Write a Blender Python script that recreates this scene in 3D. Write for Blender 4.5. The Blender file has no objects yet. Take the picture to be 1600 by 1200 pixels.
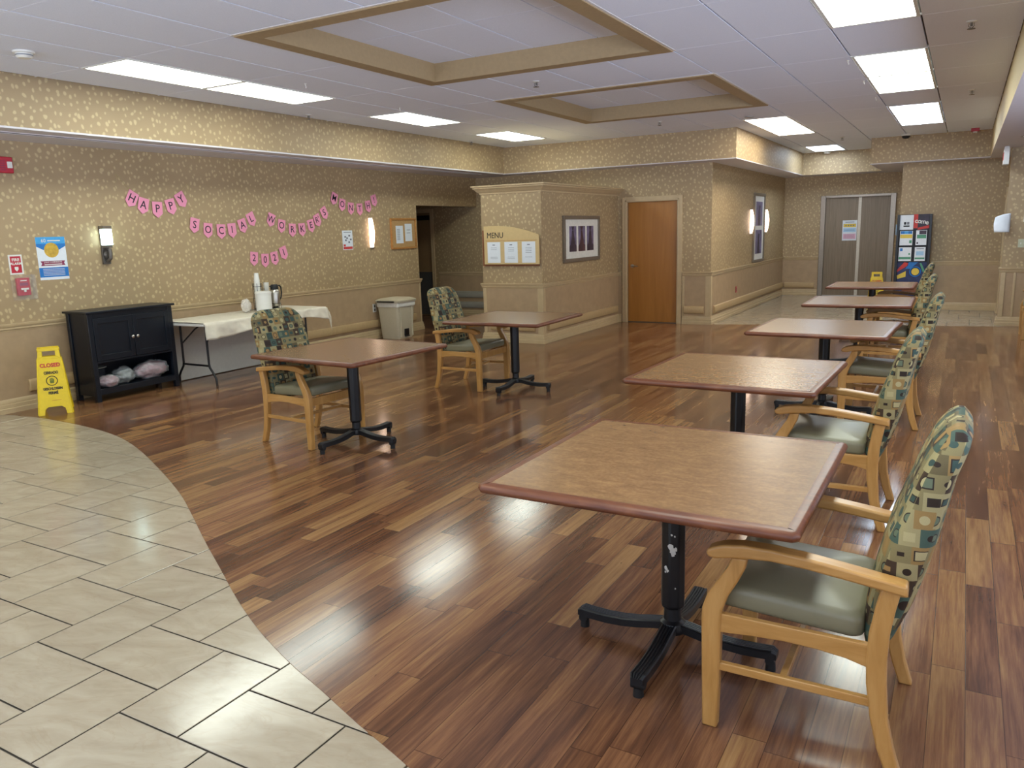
import bpy, bmesh, math, random
from mathutils import Vector, Matrix
random.seed(7)
R = math.radians
SC = bpy.context.scene
COL = SC.collection

# ------------------------------------------------------------------ camera, world, exposure
def setup_camera():
    yaw, pitch, roll = R(29.8466), R(10.9863), R(-1.6692)
    f = Vector((-math.sin(yaw)*math.cos(pitch), math.cos(yaw)*math.cos(pitch), -math.sin(pitch)))
    r = Vector((math.cos(yaw), math.sin(yaw), 0)); u = r.cross(f)
    c, s = math.cos(roll), math.sin(roll)
    r2 = c*r + s*u; u2 = -s*r + c*u
    cd = bpy.data.cameras.new('camera'); cam = bpy.data.objects.new('camera', cd); COL.objects.link(cam)
    m = Matrix((r2, u2, -f)).transposed().to_4x4(); m.translation = Vector((0, 0, 1.6))
    cam.matrix_world = m
    cd.sensor_width = 36; cd.lens = 36*1228.5/1600; cd.clip_start = .05; cd.clip_end = 100
    SC.camera = cam
setup_camera()
W = bpy.data.worlds.new('world'); SC.world = W; W.use_nodes = True
_nt = W.node_tree; _bg = _nt.nodes['Background']      # made-up exterior: sky over ground brightened to light the ceiling through added windows
_tc = _nt.nodes.new('ShaderNodeTexCoord'); _sx = _nt.nodes.new('ShaderNodeSeparateXYZ'); _nt.links.new(_tc.outputs['Generated'], _sx.inputs[0])
_rp = _nt.nodes.new('ShaderNodeValToRGB'); _mr = _nt.nodes.new('ShaderNodeMapRange'); _mr.inputs[1].default_value = -1; _mr.inputs[2].default_value = 1
_nt.links.new(_sx.outputs[2], _mr.inputs[0]); _nt.links.new(_mr.outputs[0], _rp.inputs[0]); _nt.links.new(_rp.outputs[0], _bg.inputs[0])
_rp.color_ramp.elements[0].position = .49; _rp.color_ramp.elements[0].color = (.70, .80, 1.0, 1)
_rp.color_ramp.elements[1].position = .52; _rp.color_ramp.elements[1].color = (.20, .23, .28, 1)
_bg.inputs[1].default_value = 10.0
for (loc, rot, sx, sy) in (((-2.5, -3.05, 1.55), (R(90), 0, 0), 10.4, 2.0), ((3.05, 4.0, 1.5), (0, R(90), 0), 2.0, 9.6)):  # sampling portals over the made-up windows
    ld = bpy.data.lights.new('fill_window_portal', 'AREA'); ld.shape = 'RECTANGLE'; ld.size = sx; ld.size_y = sy; ld.cycles.is_portal = True
    lo = bpy.data.objects.new('fill_window_portal', ld); lo.location = loc; lo.rotation_euler = rot; COL.objects.link(lo)
SC.view_settings.view_transform = 'Standard'; SC.view_settings.look = 'None'
SC.view_settings.gamma = 1; SC.view_settings.use_curve_mapping = False
SC.view_settings.exposure = -0.2
TROFFER = 14.0          # strength of the fluorescent lenses
SC.cycles.max_bounces = 8; SC.cycles.diffuse_bounces = 5

H_CEIL, H_SOF = 3.03, 2.585
XL = -8.0              # left wall

# ------------------------------------------------------------------ materials
def hx(s, a=1):
    s = s.lstrip('#'); v = [int(s[i:i+2], 16)/255 for i in (0, 2, 4)]
    return tuple(c/12.92 if c <= .04045 else ((c+.055)/1.055)**2.4 for c in v) + (a,)

class G:
    def __init__(s, name):
        s.m = bpy.data.materials.new(name); s.m.use_nodes = True
        s.nt = s.m.node_tree; s.b = s.nt.nodes['Principled BSDF']
    def n(s, t, **kw):
        nd = s.nt.nodes.new(t)
        for k, v in kw.items():
            if k.startswith('i_'): s.put(nd.inputs[k[2:].replace('_', ' ')], v)
            else: setattr(nd, k, v)
        return nd
    def put(s, sock, v):
        if isinstance(v, bpy.types.NodeSocket): s.nt.links.new(v, sock)
        else: sock.default_value = v
    def ma(s, op, a, b=0, c=0):
        nd = s.nt.nodes.new('ShaderNodeMath'); nd.operation = op
        for i, v in enumerate((a, b, c)): s.put(nd.inputs[i], v)
        return nd.outputs[0]
    def vm(s, op, a, b=(0, 0, 0)):
        nd = s.nt.nodes.new('ShaderNodeVectorMath'); nd.operation = op
        s.put(nd.inputs[0], a); s.put(nd.inputs[1], b)
        return nd.outputs['Value'] if op in ('LENGTH', 'DISTANCE', 'DOT_PRODUCT') else nd.outputs[0]
    def sep(s, v):
        nd = s.nt.nodes.new('ShaderNodeSeparateXYZ'); s.put(nd.inputs[0], v); return nd.outputs
    def com(s, x=0, y=0, z=0):
        nd = s.nt.nodes.new('ShaderNodeCombineXYZ')
        for i, v in enumerate((x, y, z)): s.put(nd.inputs[i], v)
        return nd.outputs[0]
    def mix(s, f, a, b, mode='MIX'):
        nd = s.nt.nodes.new('ShaderNodeMix'); nd.data_type = 'RGBA'; nd.blend_type = mode
        s.put(nd.inputs[0], f); s.put(nd.inputs[6], a); s.put(nd.inputs[7], b); return nd.outputs[2]
    def ramp(s, f, stops, const=False):
        nd = s.nt.nodes.new('ShaderNodeValToRGB'); s.put(nd.inputs[0], f)
        e = nd.color_ramp.elements
        if const: nd.color_ramp.interpolation = 'CONSTANT'
        while len(e) < len(stops): e.new(.5)
        for k, (p, c) in enumerate(stops): e[k].position = p; e[k].color = c if len(c) == 4 else (*c, 1)
        return nd.outputs[0]
    def noise(s, vec, scale, detail=3, rough=.55, dist=0):
        nd = s.n('ShaderNodeTexNoise', i_Scale=scale, i_Detail=detail, i_Roughness=rough, i_Distortion=dist)
        s.put(nd.inputs['Vector'], vec); return nd.outputs
    def white(s, vec):
        nd = s.n('ShaderNodeTexWhiteNoise', noise_dimensions='3D'); s.put(nd.inputs['Vector'], vec); return nd.outputs
    def uv(s): return s.n('ShaderNodeTexCoord').outputs['UV']
    def obj(s): return s.n('ShaderNodeTexCoord').outputs['Object']
    def bump(s, h, strength=.2, dist=.01):
        nd = s.n('ShaderNodeBump', i_Strength=strength, i_Distance=dist); s.put(nd.inputs['Height'], h)
        s.nt.links.new(nd.outputs[0], s.b.inputs['Normal']); return nd
    def set(s, **kw):
        for k, v in kw.items(): s.put(s.b.inputs[k.replace('_', ' ')], v)
        return s.m

MATS = {}
def plain(name, col, rough=.5, metal=0, var=.06, scale=30, bump=0, **kw):
    if name in MATS: return MATS[name]
    g = G(name); c = hx(col)
    nf = g.noise(g.obj(), scale)[0]
    lo = tuple(x*(1-var) for x in c[:3]) + (1,); hi = tuple(min(1, x*(1+var)) for x in c[:3]) + (1,)
    g.set(Base_Color=g.ramp(nf, [(.3, lo), (.7, hi)]), Roughness=rough, Metallic=metal, **kw)
    if bump: g.bump(nf, bump, .003)
    MATS[name] = g.m; return g.m

def wallpaper():
    g = G('dotted_wallpaper'); uv = g.uv()
    warp = g.noise(uv, 9, 1)[1]
    v = g.vm('ADD', uv, g.vm('MULTIPLY', g.vm('SUBTRACT', warp, (.5, .5, .5)), (.05, .05, 0)))
    p = g.sep(v)
    rot = g.com(g.ma('ADD', g.ma('MULTIPLY', p[0], .92), g.ma('MULTIPLY', p[1], .25)), g.ma('MULTIPLY', g.ma('SUBTRACT', p[1], g.ma('MULTIPLY', p[0], .35)), .72), 0)
    vo = g.n('ShaderNodeTexVoronoi', voronoi_dimensions='2D', i_Scale=17, i_Randomness=.82); g.put(vo.inputs['Vector'], rot)
    rr = g.sep(vo.outputs['Color'])[0]
    th = g.ma('ADD', .19, g.ma('MULTIPLY', rr, .11))
    f = g.ma('SMOOTHSTEP', vo.outputs['Distance'], th, g.ma('ADD', th, .07)) if False else None
    d = g.ma('SUBTRACT', th, vo.outputs['Distance'])
    f = g.ma('MINIMUM', g.ma('MAXIMUM', g.ma('MULTIPLY', d, 12), 0), 1)
    big = g.noise(uv, 1.3, 2)[0]
    base = g.ramp(big, [(.3, hx('#9f8865')), (.7, hx('#a8906c'))])
    g.set(Base_Color=g.mix(g.ma('MULTIPLY', f, .62), base, hx('#cdb88c')), Roughness=.55)
    g.bump(f, .12, .002)
    return g.m

def wood_floor():
    g = G('plank_floor'); p = g.sep(g.uv())
    w, L = .108, .92
    rx = g.ma('DIVIDE', p[0], w); row = g.ma('FLOOR', rx)
    off = g.white(g.com(row, 3.3, 0))[0]
    ry = g.ma('ADD', g.ma('DIVIDE', p[1], L), g.ma('MULTIPLY', off, 7.0)); pl = g.ma('FLOOR', ry)
    rnd = g.white(g.com(row, pl, 1.7)); rc = g.sep(rnd[1])
    grain = g.noise(g.com(g.ma('ADD', g.ma('MULTIPLY', p[0], 58), g.ma('MULTIPLY', rc[0], 50)), g.ma('ADD', g.ma('MULTIPLY', p[1], 2.6), g.ma('MULTIPLY', rc[1], 30)), 0), 1, 6, .66, .35)[0]
    broad = g.noise(g.com(g.ma('ADD', g.ma('MULTIPLY', p[0], 11), g.ma('MULTIPLY', rc[2], 40)), g.ma('MULTIPLY', p[1], 1.1), rc[0]), 1, 3, .5, .5)[0]
    fine = g.noise(g.com(g.ma('MULTIPLY', p[0], 260), g.ma('MULTIPLY', p[1], 9), rc[2]), 1, 3)[0]
    t = g.ma('ADD', g.ma('ADD', g.ma('MULTIPLY', grain, .52), g.ma('MULTIPLY', broad, .46)), g.ma('MULTIPLY', g.ma('SUBTRACT', rc[2], .5), .25))
    t = g.ma('ADD', t, g.ma('MULTIPLY', g.ma('SUBTRACT', fine, .5), .12))
    col = g.ramp(t, [(.25, hx('#472e23')), (.41, hx('#65432f')), (.51, hx('#7a5339')), (.62, hx('#8f6a45')), (.8, hx('#a57f56'))])
    knot = g.noise(g.com(g.ma('MULTIPLY', p[0], 30), g.ma('MULTIPLY', p[1], 9), 4), 1, 2)[0]
    col = g.mix(g.ma('MULTIPLY', g.ma('GREATER_THAN', knot, .76), .5), col, hx('#2c1812'))
    fx = g.ma('FRACT', rx); fy = g.ma('FRACT', ry)
    ex = g.ma('MINIMUM', fx, g.ma('SUBTRACT', 1, fx)); ey = g.ma('MINIMUM', fy, g.ma('SUBTRACT', 1, fy))
    gap = g.ma('MAXIMUM', g.ma('LESS_THAN', ex, .013), g.ma('LESS_THAN', ey, .0018))
    col = g.mix(g.ma('MULTIPLY', gap, .65), col, hx('#2b1a14'))
    # surface: worn wax, planks slightly cupped and tilted, fine scratches
    wv = g.noise(g.com(g.ma('MULTIPLY', p[0], 9), g.ma('MULTIPLY', p[1], 2.4), 0), 1, 2)[0]
    mic = g.noise(g.uv(), 38, 3)[0]
    sc1 = g.n('ShaderNodeTexVoronoi', voronoi_dimensions='2D', feature='DISTANCE_TO_EDGE', i_Scale=2.3)
    g.put(sc1.inputs['Vector'], g.vm('ADD', g.uv(), g.vm('MULTIPLY', g.noise(g.uv(), 1.1, 1)[1], (1.2, 1.2, 0))))
    scr = g.ma('LESS_THAN', sc1.outputs[0], .004)
    h = g.ma('ADD', g.ma('MULTIPLY', wv, .5), g.ma('MULTIPLY', mic, .12))
    h = g.ma('SUBTRACT', h, g.ma('ADD', g.ma('MULTIPLY', gap, .35), g.ma('MULTIPLY', scr, .12)))
    rgh = g.ma('ADD', .09, g.ma('MULTIPLY', g.noise(g.uv(), 2.2, 4)[0], .12))
    g.set(Base_Color=col, Roughness=rgh, IOR=1.5, Specular_IOR_Level=.5)
    g.bump(h, .13, .004)
    return g.m

def tile_mat():
    g = G('travertine_tile'); at = g.n('ShaderNodeAttribute', attribute_name='tint')
    rnd = g.sep(at.outputs['Vector'])
    v = g.vm('ADD', g.uv(), g.com(g.ma('MULTIPLY', rnd[0], 20), g.ma('MULTIPLY', rnd[1], 20), 0))
    q = g.sep(v)
    st = g.com(g.ma('ADD', q[0], g.ma('MULTIPLY', q[1], .3)), g.ma('MULTIPLY', g.ma('SUBTRACT', q[1], g.ma('MULTIPLY', q[0], .3)), 2.2), rnd[2])
    cl = g.noise(st, 3.2, 5, .6, 1.4)[0]
    vein = g.noise(st, 2.4, 4, .5, 2.2)[0]
    vf = g.ma('SUBTRACT', 1, g.ma('MINIMUM', 1, g.ma('MULTIPLY', g.ma('ABSOLUTE', g.ma('SUBTRACT', vein, .52)), 38)))
    col = g.ramp(g.ma('ADD', cl, g.ma('MULTIPLY', g.ma('SUBTRACT', rnd[0], .5), .12)), [(.25, hx('#9c8d77')), (.5, hx('#a89a84')), (.75, hx('#b3a690'))])
    col = g.mix(g.ma('MULTIPLY', vf, .16), col, hx('#94795c'))
    g.set(Base_Color=col, Roughness=g.ma('ADD', .09, g.ma('MULTIPLY', cl, .14)), Specular_IOR_Level=.6)
    g.bump(g.noise(g.uv(), 7, 3)[0], .12, .008)
    return g.m

def laminate():
    g = G('brown_laminate'); o = g.obj()
    a = g.noise(g.vm('MULTIPLY', o, (7, 16, 1)), 1.6, 4, .6, .8)[0]
    b = g.noise(o, 70, 3)[0]
    t = g.ma('ADD', g.ma('MULTIPLY', a, .6), g.ma('MULTIPLY', b, .4))
    g.set(Base_Color=g.ramp(t, [(.32, hx('#755435')), (.5, hx('#86633f')), (.68, hx('#98744c'))]), Roughness=.27, Specular_IOR_Level=.75)
    return g.m

def grainy(name, c1, c2, c3, rough=.35, axis=0, sc=(3, 40, 40)):
    g = G(name)
    sv = [sc[1]]*3; sv[axis] = sc[0]
    a = g.noise(g.vm('MULTIPLY', g.obj(), tuple(sv)), 1, 5, .6, .7)[0]
    g.set(Base_Color=g.ramp(a, [(.3, hx(c1)), (.5, hx(c2)), (.72, hx(c3))]), Roughness=rough)
    return g.m

def fabric():
    g = G('geometric_chair_fabric'); p = g.sep(g.uv())
    s = .054
    cx = g.ma('DIVIDE', p[0], s); cy = g.ma('DIVIDE', p[1], s)
    iy = g.ma('FLOOR', cy)
    cx = g.ma('ADD', cx, g.ma('MULTIPLY', g.ma('MODULO', iy, 2), .35))
    ix = g.ma('FLOOR', cx)
    fx = g.ma('SUBTRACT', g.ma('FRACT', cx), .5); fy = g.ma('SUBTRACT', g.ma('FRACT', cy), .5)
    r1 = g.sep(g.white(g.com(ix, iy, .5))[1]); r2 = g.sep(g.white(g.com(ix, iy, 9.5))[1])
    pal = [(0, hx('#857a56')), (.24, hx('#475a50')), (.36, hx('#45362a')), (.50, hx('#94784b')), (.66, hx('#9f946c')), (.88, hx('#665b40'))]
    pal2 = [(0, hx('#b0a47a')), (.22, hx('#3c504b')), (.42, hx('#31261f')), (.64, hx('#9c7c4e')), (.8, hx('#66705c'))]
    base = g.ramp(r1[0], pal, True); inn = g.ramp(r2[0], pal2, True)
    rad = g.ma('ADD', .17, g.ma('MULTIPLY', r1[1], .17))
    asp = g.ma('ADD', .8, g.ma('MULTIPLY', r2[1], .9))
    d = g.vm('LENGTH', g.com(fx, g.ma('MULTIPLY', fy, asp), 0))
    box = g.ma('MAXIMUM', g.ma('ABSOLUTE', fx), g.ma('MULTIPLY', g.ma('ABSOLUTE', fy), asp))
    dd = g.mix(g.ma('GREATER_THAN', r2[2], .62), g.com(d, d, d), g.com(box, box, box))
    dv = g.sep(dd)[0]
    m = g.ma('LESS_THAN', dv, rad)
    ring = g.ma('MULTIPLY', g.ma('LESS_THAN', dv, g.ma('ADD', rad, .07)), g.ma('GREATER_THAN', r1[2], .55))
    col = g.mix(ring, base, hx('#332a26')); col = g.mix(m, col, inn)
    wv = g.noise(g.uv(), 500, 2)[0]
    col = g.mix(.18, col, g.ramp(wv, [(.3, hx('#6b6650')), (.7, hx('#b8b294'))]), 'OVERLAY')
    g.set(Base_Color=col, Roughness=.65, Specular_IOR_Level=.25)
    g.bump(wv, .15, .001)
    return g.m

def emis(name, col, strength, base='#ffffff'):
    g = G(name)
    g.set(Base_Color=hx(base), Roughness=.4, Emission_Color=hx(col), Emission_Strength=strength)
    return g.m

def glass(name, col='#ffffff', rough=.05, alpha=.25):
    g = G(name); g.set(Base_Color=hx(col), Roughness=rough, Alpha=alpha, Specular_IOR_Level=.8); return g.m

M_WP = wallpaper(); M_FLOOR = wood_floor(); M_TILE = tile_mat(); M_LAM = laminate(); M_FAB = fabric()
M_GROUT = plain('grout', '#4c4338', .8)
M_CEILT = plain('ceiling_tile', '#e4e9f6', .9, var=.04, scale=160, bump=.15)
M_CEILB = plain('ceiling_reveal', '#4d4640', .9)
M_TBAR = plain('ceiling_grid_bar', '#dedad6', .6)
M_SOFW = plain('soffit_paint', '#d2cdd0', .8, var=.02)
M_SOFC = plain('cream_paint', '#c9b48a', .7, var=.03)
M_WAIN = plain('wainscot_vinyl', '#ab9170', .5, var=.07, scale=9, bump=.05)
M_TRIM = plain('tan_trim', '#bda680', .4, var=.05, scale=12)
M_BUMP = plain('bumper_rail', '#b59a70', .45, var=.05)
M_BUMPG = plain('grey_bumper', '#9b978c', .45, var=.05)
M_COFF = plain('coffer_trim', '#a18a66', .6, var=.05)
M_BLACK = plain('black_powder_coat', '#101114', .38, var=.2, bump=.1, scale=200)
M_RUB = plain('black_rubber', '#0c0c0d', .6)
M_EDGE = grainy('cherry_edge', '#552d1c', '#6a3b24', '#7e4c2e', .38, 0, (6, 30))
M_MAPLE = grainy('maple_frame', '#a97a3e', '#b6874a', '#c29558', .32, 2, (4, 30))
M_MAPLEX = grainy('maple_frame_rail', '#a97a3e', '#b6874a', '#c29558', .32, 0, (4, 30))
M_VINYL = plain('sage_vinyl', '#7e7960', .36, var=.05, scale=6, bump=.05)
M_NAVY = plain('navy_black_lacquer', '#0c131d', .35, var=.1, scale=8)
M_CHROME = plain('brushed_steel', '#b9b4aa', .28, 1, var=.04)
M_DKMET = plain('dark_metal', '#69635c', .4, .5)
M_WHITE = plain('white_plastic', '#dcdad2', .4, var=.02)
M_PAPER = plain('white_paper', '#dbe0e4', .7, var=.02)
M_INK = plain('black_ink', '#17151a', .6)
M_GREYINK = plain('grey_ink', '#6c7078', .7)
M_PINK = plain('pink_card', '#e592ad', .7, var=.03)
M_STRING = plain('gold_twine', '#c5b27c', .7)
M_YEL = plain('yellow_plastic', '#e2c312', .38, var=.04)
M_RED = plain('red_plastic', '#b41f33', .4)
M_REDINK = plain('red_ink', '#c43a34', .6)
M_BLUE = plain('blue_print', '#1b6fb8', .5)
M_LBLUE = plain('light_blue_print', '#3f9bd4', .5)
M_GOLD = plain('gold_print', '#c7a23c', .4, var=.2)
M_MAROON = plain('maroon_print', '#86304f', .5)
M_CLOTH = plain('cream_linen', '#d3cab8', .85, var=.05, scale=14, bump=.3)
M_DOOR = grainy('honey_oak_door', '#9d6626', '#a66d2b', '#ae7531', .3, 2, (.8, 9))
M_ELEV = grainy('elevator_laminate', '#75654f', '#806f59', '#8b7963', .42, 2, (1.5, 40))
M_CORK = plain('cork', '#b48f5d', .9, var=.15, scale=120)
M_OAK = grainy('oak_board_frame', '#a26c34', '#b27c40', '#bf8b4e', .4, 1, (4, 30))
M_PANEL = plain('menu_panel', '#cbb07c', .5, var=.04)
M_SIGNBR = plain('sign_backer', '#7c4a2c', .45)
M_BIN = plain('beige_plastic', '#bdb299', .45, var=.03)
M_BAG = glass('clear_bag', '#d8dce0', .15, .3)
M_CLEAR = glass('clear_polycarbonate', '#e8ecf2', .05, .05)
M_MEAT = plain('pink_bag_contents', '#8e5a60', .6, var=.5, scale=25)
M_MAT = plain('picture_mat', '#d9d6cc', .7)
M_FRAME = plain('pewter_frame', '#7d7263', .35, .4)
M_PLUM = plain('plum_print', '#3c2f3c', .5, var=.5, scale=9)
M_LILAC = plain('lilac_print', '#6f6580', .5, var=.4, scale=7)
M_BRICKR = plain('umber_print', '#4d3034', .5, var=.4, scale=8)
M_GREY = plain('grey_plastic', '#8b8d90', .5)
M_LINER = plain('bin_liner', '#d6d2c8', .5, var=.05, bump=.4)
M_KICK = plain('dark_kick_plate', '#4c4a46', .5)
M_TAN = plain('tan_door', '#8e7350', .5)
M_GREEN = plain('green_print', '#4f9270', .5)
M_PALEBLUE = plain('pale_blue_print', '#9fc3dc', .5)
M_YELPR = plain('yellow_print', '#d9bb45', .5)
M_PINKPR = plain('pink_print', '#d6a7ba', .5)
M_LENS_N = emis('lens_neutral', '#f4fff4', TROFFER)
M_LENS_C = emis('lens_cool', '#d8ebff', TROFFER*1.25)
M_LENS_W = emis('lens_warm', '#fff6e2', TROFFER*1.1)
M_SC_COOL = emis('sconce_glass_cool', '#d2f5ee', 11)
M_SC_WARM = emis('sconce_glass_warm', '#ffd9bd', 9)

# ------------------------------------------------------------------ mesh builder
class MB:
    def __init__(s): s.v = []; s.f = []; s.mi = []; s.m = 0; s.tint = None
    def add(s, vs, fs, m=None):
        o = len(s.v); s.v += [tuple(v) for v in vs]
        for f in fs: s.f.append([o+i for i in f]); s.mi.append(s.m if m is None else m)
        return s
    def box(s, x0, x1, y0, y1, z0, z1, m=None, T=None):
        vs = [Vector((x, y, z)) for z in (z0, z1) for y in (y0, y1) for x in (x0, x1)]
        if T is not None: vs = [T @ v for v in vs]
        return s.add(vs, [(0, 2, 3, 1), (4, 5, 7, 6), (0, 1, 5, 4), (2, 6, 7, 3), (0, 4, 6, 2), (1, 3, 7, 5)], m)
    def obox(s, c, ax, ay, az, m=None):       # oriented box: centre and three half vectors
        c = Vector(c); ax, ay, az = Vector(ax), Vector(ay), Vector(az)
        if ax.cross(ay).dot(az) < 0: ax = -ax
        vs = [c + ax*i + ay*j + az*k for k in (-1, 1) for j in (-1, 1) for i in (-1, 1)]
        return s.add(vs, [(0, 2, 3, 1), (4, 5, 7, 6), (0, 1, 5, 4), (2, 6, 7, 3), (0, 4, 6, 2), (1, 3, 7, 5)], m)
    def loft(s, rings, cap=True, m=None, closed=True):
        n = len(rings[0]); vs = [v for r in rings for v in r]; fs = []
        for i in range(len(rings)-1):
            for j in range(n if closed else n-1):
                k = (j+1) % n
                fs.append((i*n+j, i*n+k, (i+1)*n+k, (i+1)*n+j))
        if cap and closed: fs.append(tuple(reversed(range(n)))); fs.append(tuple((len(rings)-1)*n+j for j in range(n)))
        return s.add(vs, fs, m)
    def lathe(s, prof, c=(0, 0, 0), n=24, m=None, axis='z'):
        rings = []
        for r, z in prof:
            ring = []
            for j in range(n):
                a = 2*math.pi*j/n; p = (max(r, 1e-4)*math.cos(a), max(r, 1e-4)*math.sin(a), z)
                if axis == 'x': p = (p[2], p[0], p[1])
                if axis == 'y': p = (p[1], p[2], p[0])
                ring.append((c[0]+p[0], c[1]+p[1], c[2]+p[2]))
            rings.append(ring)
        return s.loft(rings, True, m)
    def tube(s, pts, r, n=8, m=None):
        pts = [Vector(p) for p in pts]; rings = []; up = None
        for i, p in enumerate(pts):
            d = (pts[min(i+1, len(pts)-1)] - pts[max(i-1, 0)]).normalized()
            if up is None:
                up = Vector((0, 0, 1)) if abs(d.z) < .9 else Vector((1, 0, 0))
            a = d.cross(up).normalized(); up = a.cross(d).normalized()
            rr = r[i] if isinstance(r, (list, tuple)) else r
            rings.append([p + (a*math.cos(2*math.pi*j/n) + up*math.sin(2*math.pi*j/n))*rr for j in range(n)])
        return s.loft(rings, True, m)
    def prism(s, poly, a0, a1, axis='y', m=None):   # poly 2D; axis is extrusion direction
        def P(u, w, a): return {'y': (u, a, w), 'x': (a, u, w), 'z': (u, w, a)}[axis]
        n = len(poly); vs = [P(u, w, a0) for u, w in poly] + [P(u, w, a1) for u, w in poly]
        fs = [(j, (j+1) % n, n+(j+1) % n, n+j) for j in range(n)] + [tuple(reversed(range(n))), tuple(range(n, 2*n))]
        return s.add(vs, fs, m)
    def strip(s, pts, y0, y1, m=None):              # pts (xa, xb, z): lofted bar between y0 and y1
        return s.loft([[(a, y0, z), (b, y0, z), (b, y1, z), (a, y1, z)] for a, b, z in pts], True, m)
    def sweep(s, path, prof, side=1, closed=False, m=None):   # prof (out, z), path 2D; out on the right (+1) or left (-1)
        P = [Vector(p) for p in path]; n = len(P); rings = []
        for i in range(n):
            ns = []
            for a, b in ((i-1, i), (i, i+1)):
                if not closed and (a < 0 or b >= n): continue
                d = (P[b % n]-P[a % n]).normalized(); ns.append(Vector((d.y, -d.x))*side)
            nn = ns[0] if len(ns) == 1 else (ns[0]+ns[1])/(1+ns[0].dot(ns[1]))
            rings.append([(P[i].x+nn.x*o, P[i].y+nn.y*o, z) for o, z in prof])
        if closed: rings.append(rings[0])
        return s.loft(rings, not closed, m)
    def cushion(s, x0, x1, y0, y1, z0, z1, r, dome=.01, cr=.03, m=None, tilt=0):
        cx, cy, hx_, hy = (x0+x1)/2, (y0+y1)/2, (x1-x0)/2, (y1-y0)/2
        def ring(ins, z, c):
            a, b = max(hx_-ins, .001), max(hy-ins, .001); c = min(c, a*.99, b*.99); out = []
            for qx, qy, a0 in ((1, 1, 0), (-1, 1, 90), (-1, -1, 180), (1, -1, 270)):
                for k in range(6):
                    t = R(a0+k*18)
                    px, py = qx*(a-c)+c*math.cos(t), qy*(b-c)+c*math.sin(t)
                    out.append((cx+px, cy+py, z + tilt*px))
            return out
        rings = [ring(r*.6, z0, cr)]
        for k in range(1, 4): t = k*30; rings.append(ring(r*.6*(1-math.sin(R(t))), z0+r*.6*(1-math.cos(R(t))), cr))
        for k in range(0, 5): t = k*22.5; rings.append(ring(r*(1-math.cos(R(t))), z1-r+r*math.sin(R(t)), cr))
        m_ = min(hx_, hy)
        for q in (.35, .6, .8, .95): rings.append(ring(r+(m_-r)*q, z1+dome*(1-(1-q)**2), cr*(1-q)+.001))
        return s.loft(rings, True, m)
    def text(s, body, size, o, right, up, depth=.0015, m=None, align='CENTER', bold=0, sx=1.0):
        c = bpy.data.curves.new('t', 'FONT'); c.body = body; c.size = size; c.extrude = depth; c.offset = bold
        c.align_x = align; c.align_y = 'CENTER'; c.resolution_u = 3
        ob = bpy.data.objects.new('t', c)
        me = bpy.data.meshes.new_from_object(ob)
        right, up = Vector(right), Vector(up); nn = right.cross(up)
        vs = [Vector(o) + right*v.co.x*sx + up*v.co.y + nn*(v.co.z) for v in me.vertices]
        s.add(vs, [tuple(p.vertices) for p in me.polygons], m)
        bpy.data.objects.remove(ob); bpy.data.curves.remove(c); bpy.data.meshes.remove(me)
        return s
    def build(s, name, mats, parent=None, loc=None, bevel=0, smooth=35, seg=2, rot=None):
        me = bpy.data.meshes.new(name); me.from_pydata(s.v, [], s.f)
        if not isinstance(mats, (list, tuple)): mats = [mats]
        for m in mats: me.materials.append(m)
        me.polygons.foreach_set('material_index', s.mi)
        me.validate(); me.update()
        bm = bmesh.new(); bm.from_mesh(me); bmesh.ops.recalc_face_normals(bm, faces=bm.faces)
        bm.to_mesh(me); bm.free()
        uvl = me.uv_layers.new(name='uv')
        for p in me.polygons:
            n = p.normal; ax = max(range(3), key=lambda i: abs(n[i]))
            for li in p.loop_indices:
                v = me.vertices[me.loops[li].vertex_index].co
                uvl.data[li].uv = (v.y, v.z) if ax == 0 else ((v.x, v.z) if ax == 1 else (v.x, v.y))
        if smooth:
            me.polygons.foreach_set('use_smooth', [True]*len(me.polygons)); me.set_sharp_from_angle(angle=R(smooth))
        o = bpy.data.objects.new(name, me); COL.objects.link(o)
        if parent: o.parent = parent
        if loc: o.location = loc
        if rot is not None: o.rotation_euler = rot
        if bevel:
            b = o.modifiers.new('bevel', 'BEVEL'); b.width = bevel; b.segments = seg; b.limit_method = 'ANGLE'; b.angle_limit = R(40)
        return o

def tag(o, label=None, cat=None, group=None, kind=None):
    if label: o['label'] = label
    if cat: o['category'] = cat
    if group: o['group'] = group
    if kind: o['kind'] = kind
    return o
def struct(o, label=None): o['kind'] = 'structure'; return o
def thing(name, label, cat, loc=(0, 0, 0), rz=0, group=None):
    e = bpy.data.objects.new(name, None); COL.objects.link(e); e.location = loc; e.rotation_euler = (0, 0, rz); e.empty_display_size = .1
    return tag(e, label, cat, group)
def dup(root, loc, rz, label):
    def cp(o, par):
        c = o.copy(); COL.objects.link(c)
        if par: c.parent = par
        for ch in kids[o.name]: cp(ch, c)
        return c
    allo = list(COL.objects); kids = {o.name: [] for o in allo}
    for o in allo:
        if o.parent: kids[o.parent.name].append(o)
    r = cp(root, None); r.location = loc; r.rotation_euler = (0, 0, rz); r['label'] = label
    return r

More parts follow.
